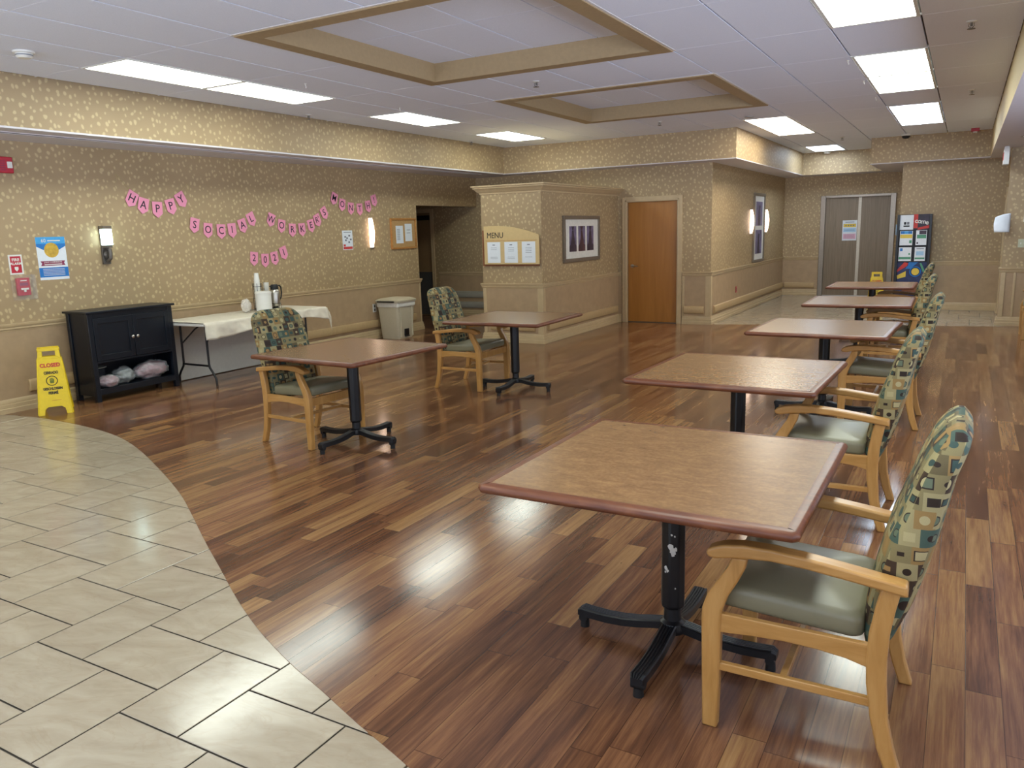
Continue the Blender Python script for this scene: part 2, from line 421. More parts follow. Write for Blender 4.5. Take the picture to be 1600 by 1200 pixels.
# ------------------------------------------------------------------ floor
def front_edge():     # curved edge between the tile and the planks
    P = [(-8.05, 4.0), (-7.5, 4.07), (-6.76, 4.04), (-6.15, 3.94), (-5.59, 3.75), (-4.88, 3.43), (-4.31, 3.147), (-3.93, 2.93), (-3.474, 2.658), (-3.087, 2.436),
         (-2.763, 2.249), (-2.455, 2.09), (-2.149, 1.96), (-1.916, 1.878), (-1.653, 1.78), (-1.36, 1.68), (-.9, 1.5), (-.45, 1.2), (-.15, .7), (0, 0), (.05, -1), (.05, -3.1)]
    out = []
    for i in range(len(P)-1):      # Catmull-Rom smoothing
        p0, p1, p2, p3 = P[max(i-1, 0)], P[i], P[i+1], P[min(i+2, len(P)-1)]
        for k in range(4):
            t = k/4
            out.append(tuple(.5*((2*p1[a]) + (-p0[a]+p2[a])*t + (2*p0[a]-5*p1[a]+4*p2[a]-p3[a])*t*t + (-p0[a]+3*p1[a]-3*p2[a]+p3[a])*t**3) for a in (0, 1)))
    return out + [P[-1]]
edge = front_edge()
poly = edge + [(3.1, -3.1), (3.1, 14.1), (.9, 14.1), (.55, 13.72), (-3.6, 12.86), (-5.6, 12.84), (-8.0, 12.84), (-10.3, 12.84), (-10.3, 10.8), (-8.05, 10.8)]
mb = MB(); n = len(poly)
mb.add([(x, y, 0) for x, y in poly] + [(x, y, -.02) for x, y in poly], [tuple(range(n))] + [(j, n+j, n+(j+1) % n, (j+1) % n) for j in range(n)])
fl = struct(mb.build('floor', M_FLOOR, smooth=0))

def tile_floor():
    u = .1525; ox, oy = -2.447, 1.603; g = .0036; mb = MB(); tints = []
    mb.box(-10.4, 3.2, -3.2, 18.9, -.06, -.008, m=1)
    nbase = 6
    rects = []
    for a in range(-30, 40):
        for b in range(-40, 40):
            x, y = 3*a+2*b, -3*a+2*b
            for (x0, x1, y0, y1) in ((x-3, x, y, y+2), (x-2, x, y-3, y)):
                X0, X1, Y0, Y1 = ox+x0*u, ox+x1*u, oy+y0*u, oy+y1*u
                if X1 < -8.05 or X0 > 1.2: continue
                near = Y0 > -2.6 and Y1 < 4.5 and X0 < .1
                far = Y1 > 12.6 and Y0 < 18.7 and X0 > -3.9
                if near or far: rects.append((X0+g, X1-g, Y0+g, Y1-g))
    cols = [(0, 0, 0)]*nbase
    for r_ in rects:
        c = (random.random(), random.random(), random.random())
        x0, x1, y0, y1 = r_; k = .0015
        mb.add([(x0, y0, -.004), (x1, y0, -.004), (x1, y1, -.004), (x0, y1, -.004), (x0+k, y0+k, -.002), (x1-k, y0+k, -.002), (x1-k, y1-k, -.002), (x0+k, y1-k, -.002)],
               [(4, 5, 6, 7), (0, 1, 5, 4), (1, 2, 6, 5), (2, 3, 7, 6), (3, 0, 4, 7)], 0)
        cols += [c]*5
    me_o = mb.build('floor', [M_TILE, M_GROUT], smooth=0)
    at = me_o.data.attributes.new('tint', 'FLOAT_VECTOR', 'FACE')
    at.data.foreach_set('vector', [x for c in cols for x in c])
    return struct(me_o)
tile_floor()

# ------------------------------------------------------------------ walls
WT = .12
RAIL_P = [(-.004, .785), (.010, .785), (.014, .80), (.022, .806), (.022, .822), (.030, .832), (.036, .85), (.036, .86), (-.004, .86)]
BASE_P = [(-.004, 0), (.034, 0), (.034, .045), (.028, .05), (.028, .085), (.020, .09), (.020, .118), (.010, .135), (-.004, .135)]
WAIN_P = [(-.004, 0), (.007, 0), (.007, .79), (-.004, .79)]
BUMP_P = [(.004, .172), (.022, .172), (.038, .185), (.044, .21), (.044, .262), (.036, .285), (.020, .296), (.004, .296)]
def wall(name, boxes, mats=None):
    mb = MB()
    for b in boxes: mb.box(*b)
    return struct(mb.build(name, mats or M_WP, smooth=0))
tn = [0]
def trim(mb, mat, bevel=0, name=None, smooth=35):
    tn[0] += 1
    return struct(mb.build(name or 'trim_%d' % tn[0], mat, bevel=bevel, smooth=smooth))

YF = 12.80; XC = -3.56; YE = 18.65; KX0, KX1, KY = -6.15, -5.17, 9.96
wall('wall_left', [(XL-WT, XL, -3.1, 10.9, 0, H_CEIL+.05), (XL-WT, XL, 10.9, YF, 2.07, H_CEIL+.05)])
wall('wall_far', [(-9.0, -5.0, YF, YF+WT, 0, H_CEIL), (-9.95, -9.0, YF, YF+WT, 2.0, H_CEIL), (-10.4, -9.95, YF, YF+WT, 0, H_CEIL), (-5.0, -4.12, YF, YF+WT, 2.03, H_CEIL), (-4.12, XC, YF, YF+WT, 0, H_CEIL)])
wall('wall_corridor', [(XC-WT, XC, YF+WT, YE, 0, H_CEIL)])
wall('wall_back', [(XC-WT, -2.72, YE, YE+WT, 0, H_CEIL), (-2.72, -1.38, YE, YE+WT, 2.13, H_CEIL), (-1.38, -1.05+WT, YE, YE+WT, 0, H_CEIL)])
wall('wall_front', [(-1.05, .9, 16.05, 16.05+WT, 0, H_CEIL), (-1.05, -1.05+WT, 16.05+WT, YE, 0, H_CEIL)])
wall('wall_right', [(.56, .56+WT, 13.93, 14.62, 0, H_CEIL), (.56, .56+WT, 15.55, 16.05, 0, H_CEIL), (.56, .56+WT, 14.62, 15.55, 2.08, H_CEIL), (.5, 3.1, 13.85, 13.97, 0, H_CEIL)])
wall('wall_kiosk', [(KX0, KX1, KY, YF, 0, 2.16)])
wall('wall_alcove', [(-10.4, XL-WT, 10.9-WT, 10.9, 0, 2.6), (-10.4-WT, -10.4, 10.78, YF, 0, 2.6)])
# rear and right walls carry unseen windows, added to brighten the ceiling with cool light
wall('wall_rear', [(XL-WT, 3.1, -3.22, -3.1, 0, .55), (XL-WT, 3.1, -3.22, -3.1, 2.55, H_CEIL+.05), (XL-WT, -7.7, -3.22, -3.1, .55, 2.55), (2.7, 3.1, -3.22, -3.1, .55, 2.55)])
wall('wall_side', [(3.1, 3.22, -3.1, 13.97, 0, .5), (3.1, 3.22, -3.1, 13.97, 2.5, H_CEIL+.05), (3.1, 3.22, -3.1, -.8, .5, 2.5), (3.1, 3.22, 8.8, 13.97, .5, 2.5)])
mb = MB()
for k in range(8): x = -7.7+10.4*k/7; mb.box(x-.03, x+.03, -3.2, -3.12, .55, 2.55)
mb.box(-7.7, 2.7, -3.2, -3.12, .55, .6); mb.box(-7.7, 2.7, -3.2, -3.12, 2.5, 2.55); o = mb.build('fill_window_1', M_WHITE); o['kind'] = 'structure'
mb = MB()
for k in range(7): y = -.8+9.6*k/6; mb.box(3.12, 3.2, y-.03, y+.03, .5, 2.5)
mb.box(3.12, 3.2, -.8, 8.8, .5, .55); mb.box(3.12, 3.2, -.8, 8.8, 2.45, 2.5); o = mb.build('fill_window_2', M_WHITE); o['kind'] = 'structure'
mb = MB(); mb.box(-10.4, XL-WT, 10.9, YF, 2.3, 2.4); struct(mb.build('ceiling', M_SOFC, smooth=0))

paths = {'left': ([(XL, -3.1), (XL, 10.9), (XL-WT, 10.9)], 1), 'kiosk': ([(KX0, YF), (KX0, KY), (KX1, KY), (KX1, YF)], 1),
         'alcove': ([(-8.9, YF), (KX0, YF)], 1), 'far': ([(-4.03, YF), (XC, YF), (XC, YE), (-2.8, YE)], 1), 'farleft': ([(KX1, YF), (-5.10, YF)], 1),
         'back': ([(-1.3, YE), (-1.05, YE), (-1.05, 16.05), (.56, 16.05), (.56, 15.64)], 1),
         'right': ([(.56, 14.53), (.56, 13.93), (.5, 13.93), (.5, 13.85), (3.1, 13.85)], 1)}
for k, (p, sd) in paths.items():
    mb = MB(); mb.sweep(p, RAIL_P, sd); trim(mb, M_TRIM)
    mb = MB(); mb.sweep(p, WAIN_P, sd); trim(mb, M_WAIN)
    mb = MB(); mb.sweep(p, BASE_P, sd); struct(mb.build('baseboard_'+k, M_TRIM))
def bumper(p, mat=M_BUMP, dz=0):
    mb = MB(); mb.sweep(p, [(o, z+dz) for o, z in BUMP_P], 1); trim(mb, mat, bevel=.006)
bumper([(XL, 4.28), (XL, 10.72)]); bumper([(KX1, KY+.12), (KX1, YF-.1)]); bumper([(KX0+.12, KY), (KX1-.12, KY)])
bumper([(-4.0, YF), (-3.66, YF)]); bumper([(XC, YF+.15), (XC, YE-.05)]); bumper([(XC+.06, YE), (-2.86, YE)])
bumper([(-8.85, YF), (KX0-.1, YF)], M_BUMPG, 0); bumper([(-8.85, YF), (KX0-.1, YF)], M_BUMPG, .2)
# flat stiles on the wainscot
mb = MB()
for (x0, x1, y0, y1) in ((KX0, KX0+.055, KY-.016, KY), (KX1-.075, KX1, KY-.016, KY), (KX1, KX1+.016, KY-.016, KY+.06), (-3.64, XC, YF-.016, YF), (-4.03, -3.99, YF-.016, YF), (XC, XC+.016, YF-.016, YF+.05), (.5, .56, 13.834, 13.85), (.66, .69, 13.834, 13.85)):
    mb.box(x0, x1, y0, y1, .13, .79)
mb.box(XL, XL+.016, 10.86, 10.9, .13, .79)
trim(mb, M_TRIM, .003)
# crown on the kiosk
mb = MB(); mb.sweep([(KX0, YF), (KX0, KY), (KX1, KY), (KX1, YF)], [(-.004, 2.13), (.012, 2.13), (.016, 2.15), (.03, 2.158), (.05, 2.175), (.075, 2.205), (.085, 2.21), (.085, 2.225), (.105, 2.232), (.105, 2.25), (-.004, 2.25)], 1)
mb.box(KX0+.004, KX1-.004, KY+.004, YF, 2.161, 2.249); trim(mb, M_TRIM)

# soffits / bulkheads
def soffit(boxes, mface=M_WP):
    mb = MB()
    for b in boxes: mb.box(*b)
    tn[0] += 1
    o = mb.build('trim_%d' % tn[0], [mface, M_SOFW], smooth=0)
    for p in o.data.polygons:
        if p.normal.z < -.5: p.material_index = 1
    return struct(o)
XSL, YSF, XSC, YSE = -7.12, 12.33, -3.08, 17.95
soffit([(XL, XSL, -3.1, YF, H_SOF, H_CEIL+.04)]); soffit([(XSL, XSC, YSF, YF, H_SOF, H_CEIL+.04)]); soffit([(XC, XSC, YF, YE, H_SOF, H_CEIL+.04)])
soffit([(XSC, -1.56, YSE, YE, H_SOF, H_CEIL+.04)]); soffit([(-1.56, .27, 15.72, 16.05, H_SOF, H_CEIL+.04), (-1.56, -1.05, 16.05, YE, H_SOF, H_CEIL+.04)])
soffit([(.27, 3.1, -3.1, 13.85, H_SOF, H_CEIL+.04), (.27, .56, 13.85, 16.05, H_SOF, H_CEIL+.04)], M_SOFC)
mb = MB()       # thin white corner beads along the lower edges
for b in ((XSL-.012, XSL+.004, -3.1, YSF, H_SOF-.004, H_SOF+.012), (XSL, XSC+.004, YSF-.004, YSF+.01, H_SOF-.004, H_SOF+.008), (XSC-.01, XSC+.004, YSF, YSE, H_SOF-.004, H_SOF+.008), (-1.56, .27, 15.712, 15.73, H_SOF-.004, H_SOF+.008)): mb.box(*b)
trim(mb, M_SOFW)

# ------------------------------------------------------------------ ceiling: lay-in tiles with reveals
PX, PY = .609, 1.22
XG = lambda n: -.385-PX*n
YG = lambda k: 4.25+PY*k
lights = {}
def cell_blocked(n, k):
    if 3 <= n <= 6 and k in (0, 1, 3, 4): return True     # coffers (x from XG(7) to XG(3))
    return (n, k) in lights
LT = [('N', 9, 0), ('N', 9, 1), ('N', 9, 3), ('N', 9, 5), ('N', 0, 0), ('N', 0, 1), ('N', 0, 3), ('N', 0, 4), ('C', 0, 6), ('C', 0, 7), ('W', 3, 6), ('W', 3, 7), ('C', 3, 10), ('N', 9, -3), ('N', 9, -2), ('N', 0, -3), ('N', 0, -2), ('N', 4, -3)]  # entries with negative rows are unseen panels added as fill light
for c, n_, k_ in LT: lights[(n_, k_)] = c
mb = MB(); mc = MB()
holes = []
for n_ in range(-1, 11):
    for k_ in range(-7, 13):
        x1, x0 = min(XG(n_), .27), max(XG(n_+1), XSL)
        y0, y1 = max(YG(k_), -3.1), min(YG(k_+1), YE)
        if n_ == -1: x0, x1 = XG(0), .27
        if y1-y0 < .05 or cell_blocked(n_, k_): continue
        if k_ >= 12: continue
        mb.box(x0+.007, x1-.007, y0+.003, y1-.003, H_CEIL, H_CEIL+.02)
struct(mb.build('ceiling', M_CEILT, smooth=0, bevel=0))
mb = MB()
# grid bars behind the tiles, leaving the coffers open
for (x0, x1, y0, y1) in ((XSL-.2, XG(7), -3.2, YE+.1), (XG(3), .5, -3.2, YE+.1), (XG(7), XG(3), -3.2, YG(0)), (XG(7), XG(3), YG(2), YG(3)), (XG(7), XG(3), YG(5), YE+.1)):
    mb.box(x0, x1, y0, y1, H_CEIL+.018, H_CEIL+.10)
# cut out where fixtures sit is not needed: their lenses hang just below the bars
struct(mb.build('ceiling', M_CEILB, smooth=0))
mb = MB()
for k_ in range(-6, 12):
    for (xa, xb) in ((XSL, XG(7)), (XG(7), XG(3)), (XG(3), .27)):
        if xa == XG(7) and k_ in (0, 1, 2, 3, 4, 5): continue
        mb.box(xa, xb, YG(k_)-.004, YG(k_)+.004, H_CEIL+.001, H_CEIL+.017)
trim(mb, M_TBAR, smooth=0)

def coffer(x0, x1, y0, y1):
    w = .145; h = .165; mb = MB()
    lo = H_CEIL-.012
    prof = [(0, lo+.03), (0, lo), (-w, lo), (-w, H_CEIL+h), (-w+.02, H_CEIL+h), (-w+.02, lo+.03)]
    mb.sweep([(x0, y0), (x0, y1), (x1, y1), (x1, y0)], prof, -1, closed=True)
    trim(mb, M_COFF, smooth=0)
    mb = MB(); mt = MB()
    for i in range(4):
        for j in range(2):
            a0 = x0+PX*i; b0 = y0+PY*j
            mt.box(max(a0+.006, x0+w-.01), min(a0+PX-.006, x1-w+.01), max(b0+.003, y0+w-.01), min(b0+PY-.003, y1-w+.01), H_CEIL+h-.01, H_CEIL+h+.01)
    struct(mt.build('ceiling', M_CEILT, smooth=0))
    mb.box(x0+w-.03, x1-w+.03, y0+w-.03, y1-w+.03, H_CEIL+h+.004, H_CEIL+h+.06)
    struct(mb.build('ceiling', M_CEILB, smooth=0))
    mb = MB(); t = .02    # white angle around the outside
    for b in ((x0-t, x0, y0-t, y1+t), (x1, x1+t, y0-t, y1+t), (x0, x1, y0-t, y0), (x0, x1, y1, y1+t)): mb.box(b[0], b[1], b[2], b[3], H_CEIL-.003, H_CEIL+.01)
    trim(mb, M_TBAR, smooth=0)
coffer(XG(7), XG(3), YG(0), YG(2)); coffer(XG(7), XG(3), YG(3), YG(5))

def troffer(n_, k_, c, label):
    x0, x1, y0, y1 = XG(n_+1)+.006, XG(n_)-.006, YG(k_)+.004, YG(k_+1)-.004
    t = thing('ceiling_light', label, 'ceiling light', ((x0+x1)/2, (y0+y1)/2, H_CEIL), 0, 'recessed fluorescent ceiling lights')
    hx_, hy = (x1-x0)/2, (y1-y0)/2; f = .022
    m = MB()
    for b in ((-hx_, hx_, -hy, -hy+f), (-hx_, hx_, hy-f, hy), (-hx_, -hx_+f, -hy+f, hy-f), (hx_-f, hx_, -hy+f, hy-f)): m.box(*b, -.006, .008)
    m.build('frame', M_WHITE, t)
    m = MB(); m.box(-hx_+f, hx_-f, -hy+f, hy-f, -.001, .006)
    m.build('lens', {'N': M_LENS_N, 'C': M_LENS_C, 'W': M_LENS_W}[c], t, smooth=0)
lab = {(9, 0): 'nearer of the two joined light panels in the left row, above the banner wall', (9, 1): 'farther of the two joined light panels in the left row, above the banner wall',
       (9, 3): 'single light panel in the left row, just past the joined pair', (9, 5): 'farthest single light panel of the left row, near the corner bulkhead',
       (0, 1): 'brightest large light panel cut by the top edge of the photo, right row', (0, 0): 'light panel mostly above the frame, first of the right row',
       (0, 3): 'nearer panel of the middle joined pair in the right row', (0, 4): 'farther panel of the middle joined pair in the right row',
       (0, 6): 'nearer panel of the bluish joined pair ending the right row', (0, 7): 'farther bluish panel at the end of the right row, next to the bulkhead',
       (3, 6): 'nearer of two joined panels above the corridor mouth', (3, 7): 'farther of two joined panels above the corridor mouth',
       (3, 10): 'small bluish light panel at the far end of the corridor ceiling'}
for c, n_, k_ in LT:
    troffer(n_, k_, c, lab.get((n_, k_), 'added fill light panel out of view, row %s' % {9: 'by the banner wall', 0: 'by the right bulkhead'}.get(n_, 'in the middle') + (', rear' if k_ == -3 else ', front')))

# ------------------------------------------------------------------ doors
def casing(x0, x1, z, y, w=.085, mat=M_TRIM):
    mb = MB()
    mb.box(x0-w, x0, y-.03, y+.02, 0, z+w); mb.box(x1, x1+w, y-.03, y+.02, 0, z+w); mb.box(x0, x1, y-.03, y+.02, z, z+w)
    mb.box(x0-w*.4, x0-.01, y-.038, y-.03, 0, z+w*.4); mb.box(x1+.01, x1+w*.4, y-.038, y-.03, 0, z+w*.4); mb.box(x0-w*.4, x1+w*.4, y-.038, y-.03, z+.01, z+w*.4)
    trim(mb, mat, .003)
casing(-4.995, -4.125, 2.02, YF)
d = MB(); d.box(-4.995, -4.125, YF+.03, YF+.075, .010, 2.02); door = struct(d.build('door_1', M_DOOR, bevel=.003))
h = MB(); h.lathe([(.03, 0), (.03, .01), (.012, .014), (.012, .05)], (0, 0, 0), 20, axis='y')
for i, v in enumerate(h.v): h.v[i] = (v[0], -v[1], v[2])
h.tube([(0, -.045, 0), (.02, -.05, 0), (.11, -.05, -.004)], .010)
h.build('handle', M_CHROME, door, (-4.92, YF+.03, .96))
d = MB()
for z in (.25, 1.05, 1.8): d.box(-4.13, -4.118, YF+.02, YF+.032, z-.045, z+.045)
d.build('hinge', M_CHROME, door)
d = MB(); d.box(-4.995, -4.125, YF+.02, YF+.09, .0005, .008); d.build('gap_shade_strip', M_DKMET, door)  # dark strip standing in for the shaded gap under the door
wall('wall_light_block', [(-10.4, -3.7, 13.2, 13.3, 0, H_CEIL), (-10.4, -10.3, YF+WT, 13.2, 0, H_CEIL), (-3.8, XC-WT+.0, YF+WT, 13.2, 0, H_CEIL)], M_KICK)  # unseen slabs added behind the doors to stop light leaking in
# elevator
mb = MB(); mb.box(-2.79, -2.69, YE-.04, YE+.05, 0, 2.16); mb.box(-1.41, -1.31, YE-.04, YE+.05, 0, 2.16); mb.box(-2.69, -1.41, YE-.04, YE+.05, 2.11, 2.16)
trim(mb, plain('elevator_steel', '#8f867a', .35, .8), .004)
d = MB(); d.box(-2.69, -2.035, YE+.02, YE+.05, .004, 2.11); ed = struct(d.build('door_2', M_ELEV, bevel=.003))
d = MB(); d.box(-1.975, -1.41, YE+.02, YE+.05, .004, 2.11); d.build('door_leaf', M_ELEV, ed)
d = MB(); d.box(-2.035, -1.975, YE+.012, YE+.05, .004, 2.11); d.build('door_edge', plain('pale_steel', '#c2b8a6', .4, .3), ed)
d = MB(); d.box(-2.69, -1.41, YE-.03, YE+.02, .0, .012); d.build('sill', M_CHROME, ed)
# alcove door
casing(-9.95, -9.06, 2.0, YF, .07, M_TRIM)
d = MB(); d.box(-9.95, -9.06, YF+.02, YF+.06, .006, 2.0); d3 = struct(d.build('door_3', M_TAN, bevel=.003))
d = MB(); d.box(-9.93, -9.08, YF+.008, YF+.02, .02, .86); d.build('kick_plate', M_KICK, d3)
d = MB(); d.box(-9.6, -9.1, YF-.04, YF+.02, 1.86, 1.95); d.build('door_closer', M_BLACK, d3)
# doorway on the right side wall
mb = MB()
for b in ((.535, .58, 14.53, 14.62, 0, 2.16), (.535, .58, 15.55, 15.64, 0, 2.16), (.535, .58, 14.62, 15.55, 2.08, 2.16)): mb.box(*b)
trim(mb, M_TRIM, .003)
d = MB(); d.box(.6, .64, 14.62, 15.55, .006, 2.08); d4 = struct(d.build('door_4', M_TAN, bevel=.003))

# ------------------------------------------------------------------ tables
def make_table(label):
    t = thing('dining_table', label, 'table', (0, 0, 0), 0, 'square dining tables on black pedestals')
    h = .535; z1 = .745
    m = MB(); m.box(-h+.038, h-.038, -h+.038, h-.038, z1-.025, z1)
    m.build('table_top', M_LAM, t, smooth=0)
    m = MB(); pr = []
    for k in range(7):
        a = R(-90+30*k); pr.append((-.016+.016*math.cos(a), z1-.0165+.0165*math.sin(a)))
    pr += [(-.039, z1+.0005), (-.039, z1-.033)]
    c = .018; P = [(-h+c, -h), (h-c, -h), (h, -h+c), (h, h-c), (h-c, h), (-h+c, h), (-h, h-c), (-h, -h+c)]
    m.sweep(P, pr, 1, closed=True); o = m.build('edge_band', M_EDGE, t); o['label'] = 'reddish cherry wood edge'
    m = MB(); m.box(-.2, .2, -.2, .2, z1-.04, z1-.026); m.lathe([(.07, z1-.06), (.075, z1-.04)], n=24)
    m.build('mounting_plate', M_BLACK, t)
    m = MB(); m.lathe([(.034, .165), (.0465, .178), (.0465, z1-.045)], n=8)
    col = m.build('column', M_BLACK, t, smooth=30, bevel=.006)
    m = MB(); m.lathe([(.035, .065), (.05, .07), (.055, .09), (.048, .11), (.034, .12), (.031, .2)], n=20)
    m.build('hub', M_BLACK, t)
    for q in range(4):
        T = Matrix.Rotation(R(90*q), 4, 'Z')
        m = MB(); rings = []
        for r_, z in ((.03, .100), (.08, .092), (.14, .080), (.20, .072), (.27, .069), (.34, .072), (.375, .075), (.392, .068)):
            sec = [(-.029, -.02), (.029, -.02), (.029, .008), (.024, .012)]
            for k in range(4): sec += [(.018-.011*k, .012), (.016-.011*k, .008), (.013-.011*k, .008), (.011-.011*k, .012)]
            sec += [(-.024, .012), (-.029, .008)]
            sec = sec[:2]+[(a, b) for a, b in sec[2:]]
            k2 = .75 if r_ > .38 else 1
            rings.append([T @ Vector((r_, a*k2, z+b*k2)) for a, b in sec])
        m.loft(rings); lg = m.build('leg', M_BLACK, t, smooth=25)
        m = MB(); m.lathe([(.008, .05), (.008, .035), (.017, .033), (.019, .0), (.0, .0)][::-1], (0, 0, 0), 14)
        for i, v in enumerate(m.v): m.v[i] = tuple(T @ Vector((v[0]+.370, v[1], v[2])))
        m.tube([T @ Vector((.370, -.024, .045)), T @ Vector((.370, .024, .045))], .017, 12)
        m.build('caster', M_RUB, lg)
    return t
tlab = ['dining table closest to the camera, with chipped paint on its black column', 'second dining table of the right row, directly behind the closest one',
        'third dining table of the right row, middle of the five, with pale sheen', 'fourth dining table of the right row, one before the farthest',
        'farthest dining table of the right row, nearest the elevator', 'dining table left of centre in front of the white-clothed folding table', 'dining table in front of the menu board pillar']
tpos = [(-.88, 2.725, 0), (-1.13, 4.72, -1.5), (-.965, 6.97, -2), (-.96, 9.4, 1), (-1.06, 11.85, 0), (-4.06, 4.6, -3.5), (-3.93, 6.93, 1.5)]
proto_t = make_table(tlab[0]); proto_t.location = (tpos[0][0], tpos[0][1], 0)
for lb, (x, y, a) in list(zip(tlab, tpos))[1:]: dup(proto_t, (x, y, 0), R(a), lb)
# chips of missing paint on the first table's column
m = MB(); random.seed(3)
for (ang, z, s_) in ((-84, .425, .017), (-74, .411, .016), (-64, .418, .010), (-74, .398, .009), (-80, .475, .0055), (-66, .470, .004), (-106, .340, .009), (-98, .331, .008), (-110, .325, .005), (-62, .262, .004)):
    a = R(ang); c = Vector((math.cos(a), math.sin(a), 0)); tt = Vector((-math.sin(a), math.cos(a), 0)); n8 = 9
    rr = .0438+.0026
    pts = [c*rr + Vector((0, 0, z)) + (tt*math.cos(2*math.pi*j/n8)*.8 + Vector((0, 0, 1))*math.sin(2*math.pi*j/n8))*s_*random.uniform(.6, 1.15) for j in range(n8)]
    m.loft([[p*1 for p in pts], [p + c*.0009 for p in pts]])
ch = m.build('paint_chip', M_WHITE, [o for o in COL.objects if o.parent == proto_t and o.name.startswith('column')][0], smooth=0); ch['label'] = 'bare white patches where the black paint has chipped'

# ------------------------------------------------------------------ chairs
FRONT = [(-.165, .33), (-.15, .40), (-.155, .5), (-.175, .60), (-.200, .70), (-.235, .80), (-.268, .90), (-.300, .975), (-.328, 1.015), (-.355, 1.037)]
REAR = [(-.205, .33), (-.245, .40), (-.285, .5), (-.312, .60), (-.335, .70), (-.352, .80), (-.370, .90), (-.394, .975), (-.399, 1.008), (-.376, 1.037)]
def interp(tab, z):
    for (x0, z0), (x1, z1) in zip(tab, tab[1:]):
        if z <= z1: return x0+(x1-x0)*(z-z0)/(z1-z0)
    return tab[-1][0]
def make_chair(label):
    t = thing('armchair', label, 'chair', (0, 0, 0), 0, 'wooden dining armchairs with patterned backs')
    # backrest
    rings = []; zt = 1.037
    for i in range(41):
        z = .33+(zt-.33)*(1-(1-i/40)**1.35)
        fx, rx = interp(FRONT, z), interp(REAR, z); mid, hf = (fx+rx)/2, max((fx-rx)/2, .004)
        w = .232+.012*min(1, max(0, (z-.58)/.1)); cr = .12
        if z > zt-cr: w = w-cr+math.sqrt(max(0, cr*cr-(z-zt+cr)**2))
        if z < .36: w -= .03*((.36-z)/.03)**2; hf *= .6+.4*(z-.33)/.03
        ring = []
        for j in range(36):
            a = 2*math.pi*j/36; c, s_ = math.cos(a), math.sin(a)
            ring.append((mid+hf*math.copysign(abs(s_)**.55, s_), w*math.copysign(abs(c)**.42, c), z))
        rings.append(ring)
    m = MB(); m.loft(rings); b = m.build('backrest', M_FAB, t, smooth=60); b['label'] = 'upholstered back in olive, teal and brown geometric fabric'
    m = MB(); m.cushion(-.160, .285, -.243, .243, .398, .474, .026, .016, .035, tilt=.05)
    # notch: keep clear of the front posts by construction (posts stand outside y .25)
    o = m.build('seat', M_VINYL, t, smooth=60); o['label'] = 'sage green vinyl seat cushion'
    for s_ in (1, -1):
        y0, y1 = (.252, .29) if s_ > 0 else (-.29, -.252)
        m = MB(); m.strip([(.252, .300, 0), (.248, .304, .18), (.246, .308, .36), (.244, .307, .41), (.228, .291, .46), (.198, .258, .515), (.178, .230, .56), (.170, .216, .598)], y0, y1)
        m.build('leg', M_MAPLE, t, bevel=.006)
        m = MB(); m.strip([(-.287, -.245, 0), (-.262, -.216, .08), (-.242, -.194, .17), (-.232, -.178, .28), (-.229, -.174, .36), (-.232, -.178, .44), (-.243, -.190, .52), (-.255, -.203, .585)], y0, y1)
        m.build('leg', M_MAPLE, t, bevel=.006)
        m = MB()
        top = [(-.268, .604), (-.2, .613), (-.1, .626), (0, .638), (.1, .645), (.18, .645), (.24, .636), (.272, .625)]
        bot = [(.290, .614), (.295, .602), (.287, .590), (.265, .587), (.2, .600), (.1, .608), (0, .603), (-.1, .592), (-.2, .580), (-.272, .571)]
        m.prism(top+bot, s_*.243, s_*.302, 'y'); m.build('armrest', M_MAPLEX, t, bevel=.009, seg=3)
        m = MB(); ya, yb = s_*.262, s_*.284
        m.prism([(-.19, .40), (.256, .40), (.256, .335), (.16, .345), (.06, .352), (-.04, .350), (-.12, .342), (-.19, .325)], ya, yb, 'y')
        m.build('side_rail', M_MAPLEX, t, bevel=.003)
        m = MB(); m.box(-.225, .256, s_*.264, s_*.284, .205, .232) if s_ > 0 else m.box(-.225, .256, -.284, -.264, .205, .232); m.build('stretcher', M_MAPLEX, t, bevel=.003)
    m = MB(); m.box(.268, .290, -.256, .256, .335, .398); m.build('front_rail', M_MAPLE, t, bevel=.003)
    m = MB(); m.box(-.222, -.2, -.256, .256, .335, .395); m.build('back_rail', M_MAPLE, t, bevel=.003)
    m = MB(); m.box(.045, .067, -.266, .266, .207, .230); m.build('stretcher', M_MAPLE, t, bevel=.003)
    return t
clab = ['armchair nearest the camera, at the right edge, drawn up to the closest table', 'armchair second from the camera on the right, at the second table',
        'armchair third from the camera on the right, at the third table', 'armchair fourth from the camera on the right, at the fourth table',
        'farthest armchair of the right row, at the table nearest the elevator', 'armchair left of centre, pushed under the left table in front of the clothed folding table',
        'armchair facing right at the table in front of the menu board pillar', 'armchair cut off by the right edge of the photo, by the far right wall']
cpos = [(-.34, 2.585, 180), (-.54, 4.60, 180), (-.50, 6.93, 180), (-.62, 9.36, 180), (-.72, 11.82, 180), (-4.50, 4.58, -4.5), (-4.48, 6.95, -1), (1.03, 12.55, 180)]
proto_c = make_chair(clab[0]); proto_c.location = (-.34, 2.585, 0); proto_c.rotation_euler = (0, 0, math.pi)
for lb, (x, y, a) in list(zip(clab, cpos))[1:]: dup(proto_c, (x, y, 0), R(a), lb)

